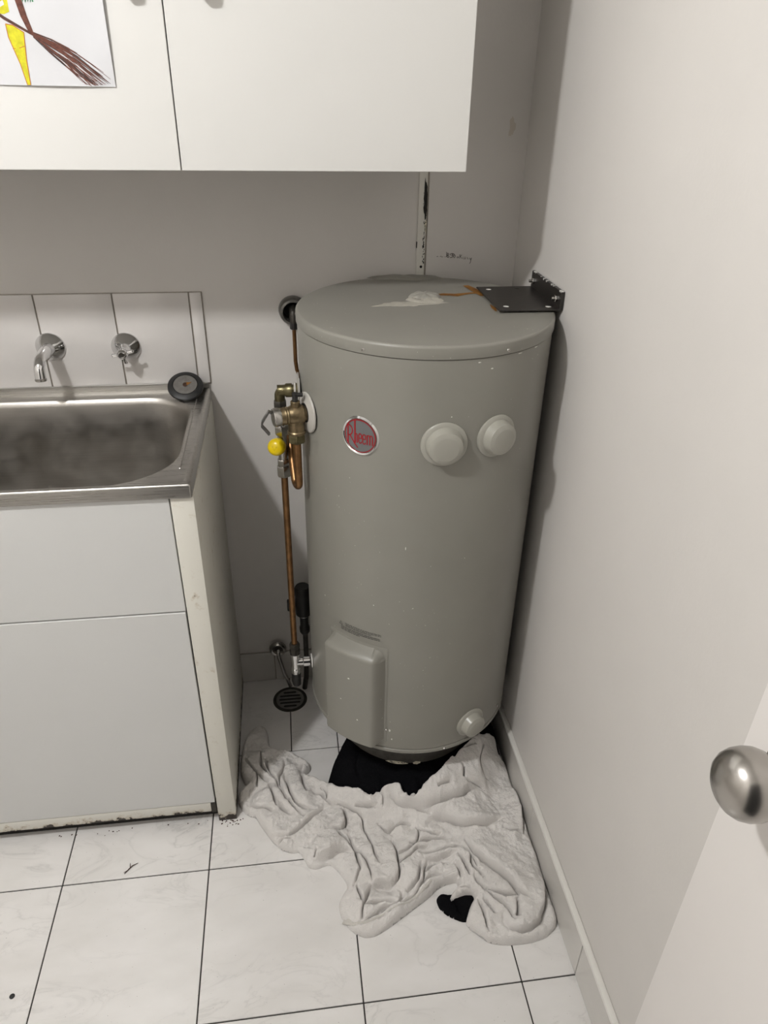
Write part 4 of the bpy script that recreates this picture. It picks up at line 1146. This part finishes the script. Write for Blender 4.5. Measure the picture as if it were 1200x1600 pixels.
CR_PX = [   # (traced crease, rise left of its direction mm, rise right mm, width mm)
    ([(408, 1172), (408, 1196), (416, 1210), (428, 1223), (440, 1238)], 11, 9, 11), ([(380, 1186), (390, 1201), (401, 1214.5), (418, 1229)], 11, 9, 13), ([(422, 1183), (419, 1192), (425, 1210), (436, 1230)], 10, 8, 9),
    ([(444.5, 1188), (443, 1210), (438.5, 1222), (440, 1237)], 11, 9, 11), ([(449, 1212), (453.5, 1240), (461, 1253.5), (473, 1264), (493, 1268)], 14, 9, 13), ([(468, 1208), (473, 1228), (482, 1243)], 6, 12, 11),
    ([(431, 1252), (438, 1268), (450, 1275)], 9, 8, 12), ([(419, 1229), (425, 1249), (433, 1262)], 8, 9, 12), ([(386, 1256), (405, 1265), (428, 1269)], 10, 7, 14), ([(401, 1214), (399, 1234)], 6, 6, 10), ([(432, 1228), (450, 1256), (474, 1280)], 8, 8, 11),
    ([(420, 1306), (440, 1306), (458, 1304), (473, 1290), (485, 1278), (503, 1268), (506, 1258)], 10, 2, 6), ([(432, 1316), (445, 1312), (460, 1312)], 6, 6, 7), ([(508, 1254), (527, 1255), (543, 1265), (562, 1278), (570, 1298), (580, 1323), (587, 1337), (598, 1360)], 11, 10, 11),
    ([(535, 1266), (540, 1287), (537, 1301), (527, 1302), (513, 1296)], 2, 15, 10), ([(508, 1297), (527, 1306), (543, 1318), (552, 1330), (558, 1347), (561, 1365), (556, 1384), (546, 1394)], 9, 3, 7),
    ([(488, 1346), (513, 1341), (528, 1326), (550, 1337)], 20, -4, 12), ([(492, 1341), (498, 1329)], 7, 9, 9), ([(546, 1308), (555, 1330), (570, 1343), (578, 1363), (581, 1382)], 10, 10, 10), ([(556, 1260), (575, 1267), (590, 1264)], 13, 3, 12),
    ([(594, 1237), (600, 1250), (597, 1265)], 9, 8, 9), ([(612, 1245), (627, 1258), (640, 1263), (657, 1268), (674, 1279)], 12, 7, 13), ([(654, 1266), (687, 1262), (703, 1260), (720, 1252), (733, 1243), (747, 1240), (760, 1247)], 15, 4, 15),
    ([(606, 1304), (620, 1293), (642, 1292)], 8, 8, 8), ([(590, 1290), (602, 1302), (613, 1307)], 10, 8, 10), ([(611, 1312), (620, 1337), (622, 1358), (622, 1378), (611, 1390)], 8, 15, 13), ([(638, 1321), (653, 1317), (650, 1296)], 8, 8, 8),
    ([(666, 1295), (675, 1288), (690, 1288), (715, 1295), (733, 1298), (757, 1297), (785, 1286)], 17, 4, 15), ([(618, 1340), (647, 1323), (670, 1317), (705, 1313)], 10, 9, 10), ([(621, 1356), (637, 1348), (650, 1335), (672, 1326)], 10, 9, 10),
    ([(655, 1342), (687, 1332), (703, 1329), (724, 1331), (738, 1345), (745, 1362)], 9, 8, 8), ([(665, 1350), (687, 1343), (703, 1340), (716, 1338)], 11, -6, 9), ([(666, 1368), (685, 1350), (703, 1351)], 6, 9, 8),
    ([(658, 1352), (655, 1370), (647, 1380), (633, 1394)], 8, 9, 8), ([(667, 1348), (665, 1367), (660, 1382), (645, 1399)], 8, 9, 8), ([(560, 1382), (562, 1400), (569, 1415)], 9, 7, 9), ([(565, 1437), (568, 1420), (575, 1403), (581, 1383)], 9, 9, 9),
    ([(578, 1388), (595, 1382), (616, 1390)], 16, -10, 9), ([(570, 1418), (587, 1412), (600, 1407), (620, 1406)], 8, 6, 8), ([(585, 1431), (597, 1420), (613, 1417), (623, 1410), (629, 1393)], 8, 6, 8),
    ([(534, 1431), (553, 1440), (567, 1440), (587, 1431), (613, 1418), (637, 1407), (658, 1390), (670, 1376), (684, 1369), (712, 1364)], 6, 4, 8),
    ([(725, 1316), (741, 1339), (766, 1360), (788, 1376), (801, 1390), (813, 1402), (831, 1412)], 20, 7, 17), ([(758, 1391), (780, 1402), (795, 1405), (813, 1402)], 11, 8, 11), ([(732, 1333), (732, 1353), (738, 1362), (757, 1376)], 9, 9, 9),
    ([(738, 1372), (755, 1395), (774, 1411), (792, 1423), (806, 1441)], 10, 9, 11), ([(744, 1408), (755, 1433), (766, 1456)], 7, 6, 11), ([(753, 1411), (774, 1430)], 8, 7, 9),
    ([(783, 1430), (788, 1446), (802, 1454), (818, 1459), (834, 1447), (848, 1430), (854, 1409), (851, 1372)], 16, 3, 17), ([(710, 1350), (721, 1375)], 7, 7, 7), ([(714, 1338), (724, 1358), (733, 1374)], 7, 7, 7), ([(809, 1410), (809, 1436)], 6, 6, 10),
    ([(783, 1299), (795, 1306), (814, 1306)], 9, 6, 12), ([(808, 1230), (812, 1250), (815, 1265), (818, 1310)], 4, 12, 8), ([(757, 1158), (750, 1180), (750, 1208), (762, 1225)], 8, 9, 14), ([(724, 1229), (743, 1232), (760, 1242)], 9, 5, 12),
    ([(722, 1203), (722, 1226)], 6, 6, 12), ([(683, 1238), (703, 1227)], 6, 5, 12), ([(706, 1190), (727, 1172), (738, 1165)], 6, 6, 12), ([(648, 1298), (665, 1307), (690, 1307)], 8, 7, 9), ([(486, 1240), (505, 1246), (520, 1258)], 8, 7, 10), ([(503, 1232), (515, 1240), (512, 1250)], 7, 6, 10),
    ([(470, 1204), (473, 1196), (484, 1190)], 5, 7, 7), ([(636, 1240), (645, 1248), (652, 1240)], 9, 8, 8), ([(704, 1392), (714, 1391), (728, 1385), (738, 1392)], 6, 7, 6),
]
creases = [([trace(*p_, off=.018) for p_ in pts], a_, c_, wd) for pts, a_, c_, wd in CR_PX]
def wt_base(x, y):
    under = np.clip(1 - np.hypot((x + .12) / .16, (y + .52) / .20), 0, 1) * .020      # the black towel beneath lifts it
    return drape(x, y) + under + .010 * (np.abs(x + .12) < .1) * 0
white, wh_h = cloth('white_towel', wt, creases, .0019, .014, .011, wt_base, 11, 'white_terry', [(.045, .012, 1), (.017, .007, 2), (.009, .003, 5)], amp_k=1.55, groove=.010, fuzz=.0015, roll=.40)
tag(white, 'white bath towel lying crumpled on the tiles in front of the tank', 'towel')

# woven band along the towel's lower hem
hem = smooth_line([trace(*p_, off=.012) for p_ in [(536, 1436), (553, 1445), (568, 1446), (588, 1437), (614, 1424), (638, 1413), (660, 1396), (673, 1381)]])
seg = np.diff(hem, axis=0); cum = np.concatenate([[0], np.cumsum(np.hypot(seg[:, 0], seg[:, 1]))])
ts = np.arange(0, cum[-1], .004)
cxy = np.stack([np.interp(ts, cum, hem[:, 0]), np.interp(ts, cum, hem[:, 1])], 1)
tg = np.gradient(cxy, axis=0); tg /= np.hypot(tg[:, 0], tg[:, 1])[:, None]
nrm = np.stack([-tg[:, 1], tg[:, 0]], 1)
hh = np.array([[wh_h(*(c_ + n_ * o_)) for o_ in (-.0045, -.0022, 0, .0022, .0045)] for c_, n_ in zip(cxy, nrm)])
for _ in range(4):
    hh[1:-1] = (hh[:-2] + hh[1:-1] + hh[2:]) / 3
vs = []
for i, (c_, n_) in enumerate(zip(cxy, nrm)):
    for k, o_ in enumerate((-.0045, -.0022, 0, .0022, .0045)):
        p_ = c_ + n_ * o_
        vs.append((p_[0], p_[1], max(hh[i, k], hh[i].mean()) + (.0022 if 0 < k < 4 else .0006)))
b = MB(); b.faces(vs, [(i * 5 + k, i * 5 + k + 1, (i + 1) * 5 + k + 1, (i + 1) * 5 + k) for i in range(len(cxy) - 1) for k in range(4)])
b.build('hem', 'hem_cloth', white, fix=False, label='smooth woven band along the lower hem')

# grime on the floor along the cabinet's foot
b = MB()
rng = random.Random(21)
for k in range(46):
    if k < 26:
        x, y = XE + rng.gauss(-.012, .016), YE - abs(rng.gauss(0, .008)) - .001
    else:
        x, y = rng.uniform(-1.05, XE - .04), YE - abs(rng.gauss(0, .005)) + .004
    q_ = rng.uniform(.0006, .0019)
    ph = rng.uniform(0, 6)
    pts = [(x + q_ * math.cos(a) * rng.uniform(.6, 1.5), y + q_ * math.sin(a) * rng.uniform(.6, 1.4), .0003 + k * .000004) for a in np.linspace(0, 2 * PI, 8)[:-1]]
    b.faces(pts, [tuple(range(7))])
b.build('grime', 'twig', floor, kind='stuff')

# ================================================================== SMALL THINGS ON THE FLOOR
b = MB()
b.tube([(-.8885, -.556, .0012), (-.881, -.547, .002), (-.874, -.540, .0028), (-.8637, -.534, .0012)], [.0006, .0011, .001, .0005], 8)
b.tube([(-.8785, -.544, .002), (-.8795, -.537, .0035), (-.8800, -.533, .002)], [.0008, .0006, .0004], 6)
b.tube([(-.8830, -.5495, .0018), (-.8905, -.553, .0012)], [.0009, .0004], 6)
tag(b.build('twig', 'twig'), 'tiny brown twig lying on the white floor tiles', 'twig')
b = MB(); b.lathe([(0.0046, 0.0), (.0048, .0008), (.0042, .0018), (.002, .0024), (0, .0025)], (-1.0507, -.7767, 0.0001), (0, 0, 1), 20)
tag(b.build('black_stud', 'rubber'), 'small round black stud lying on the floor tile at the front', 'stud')
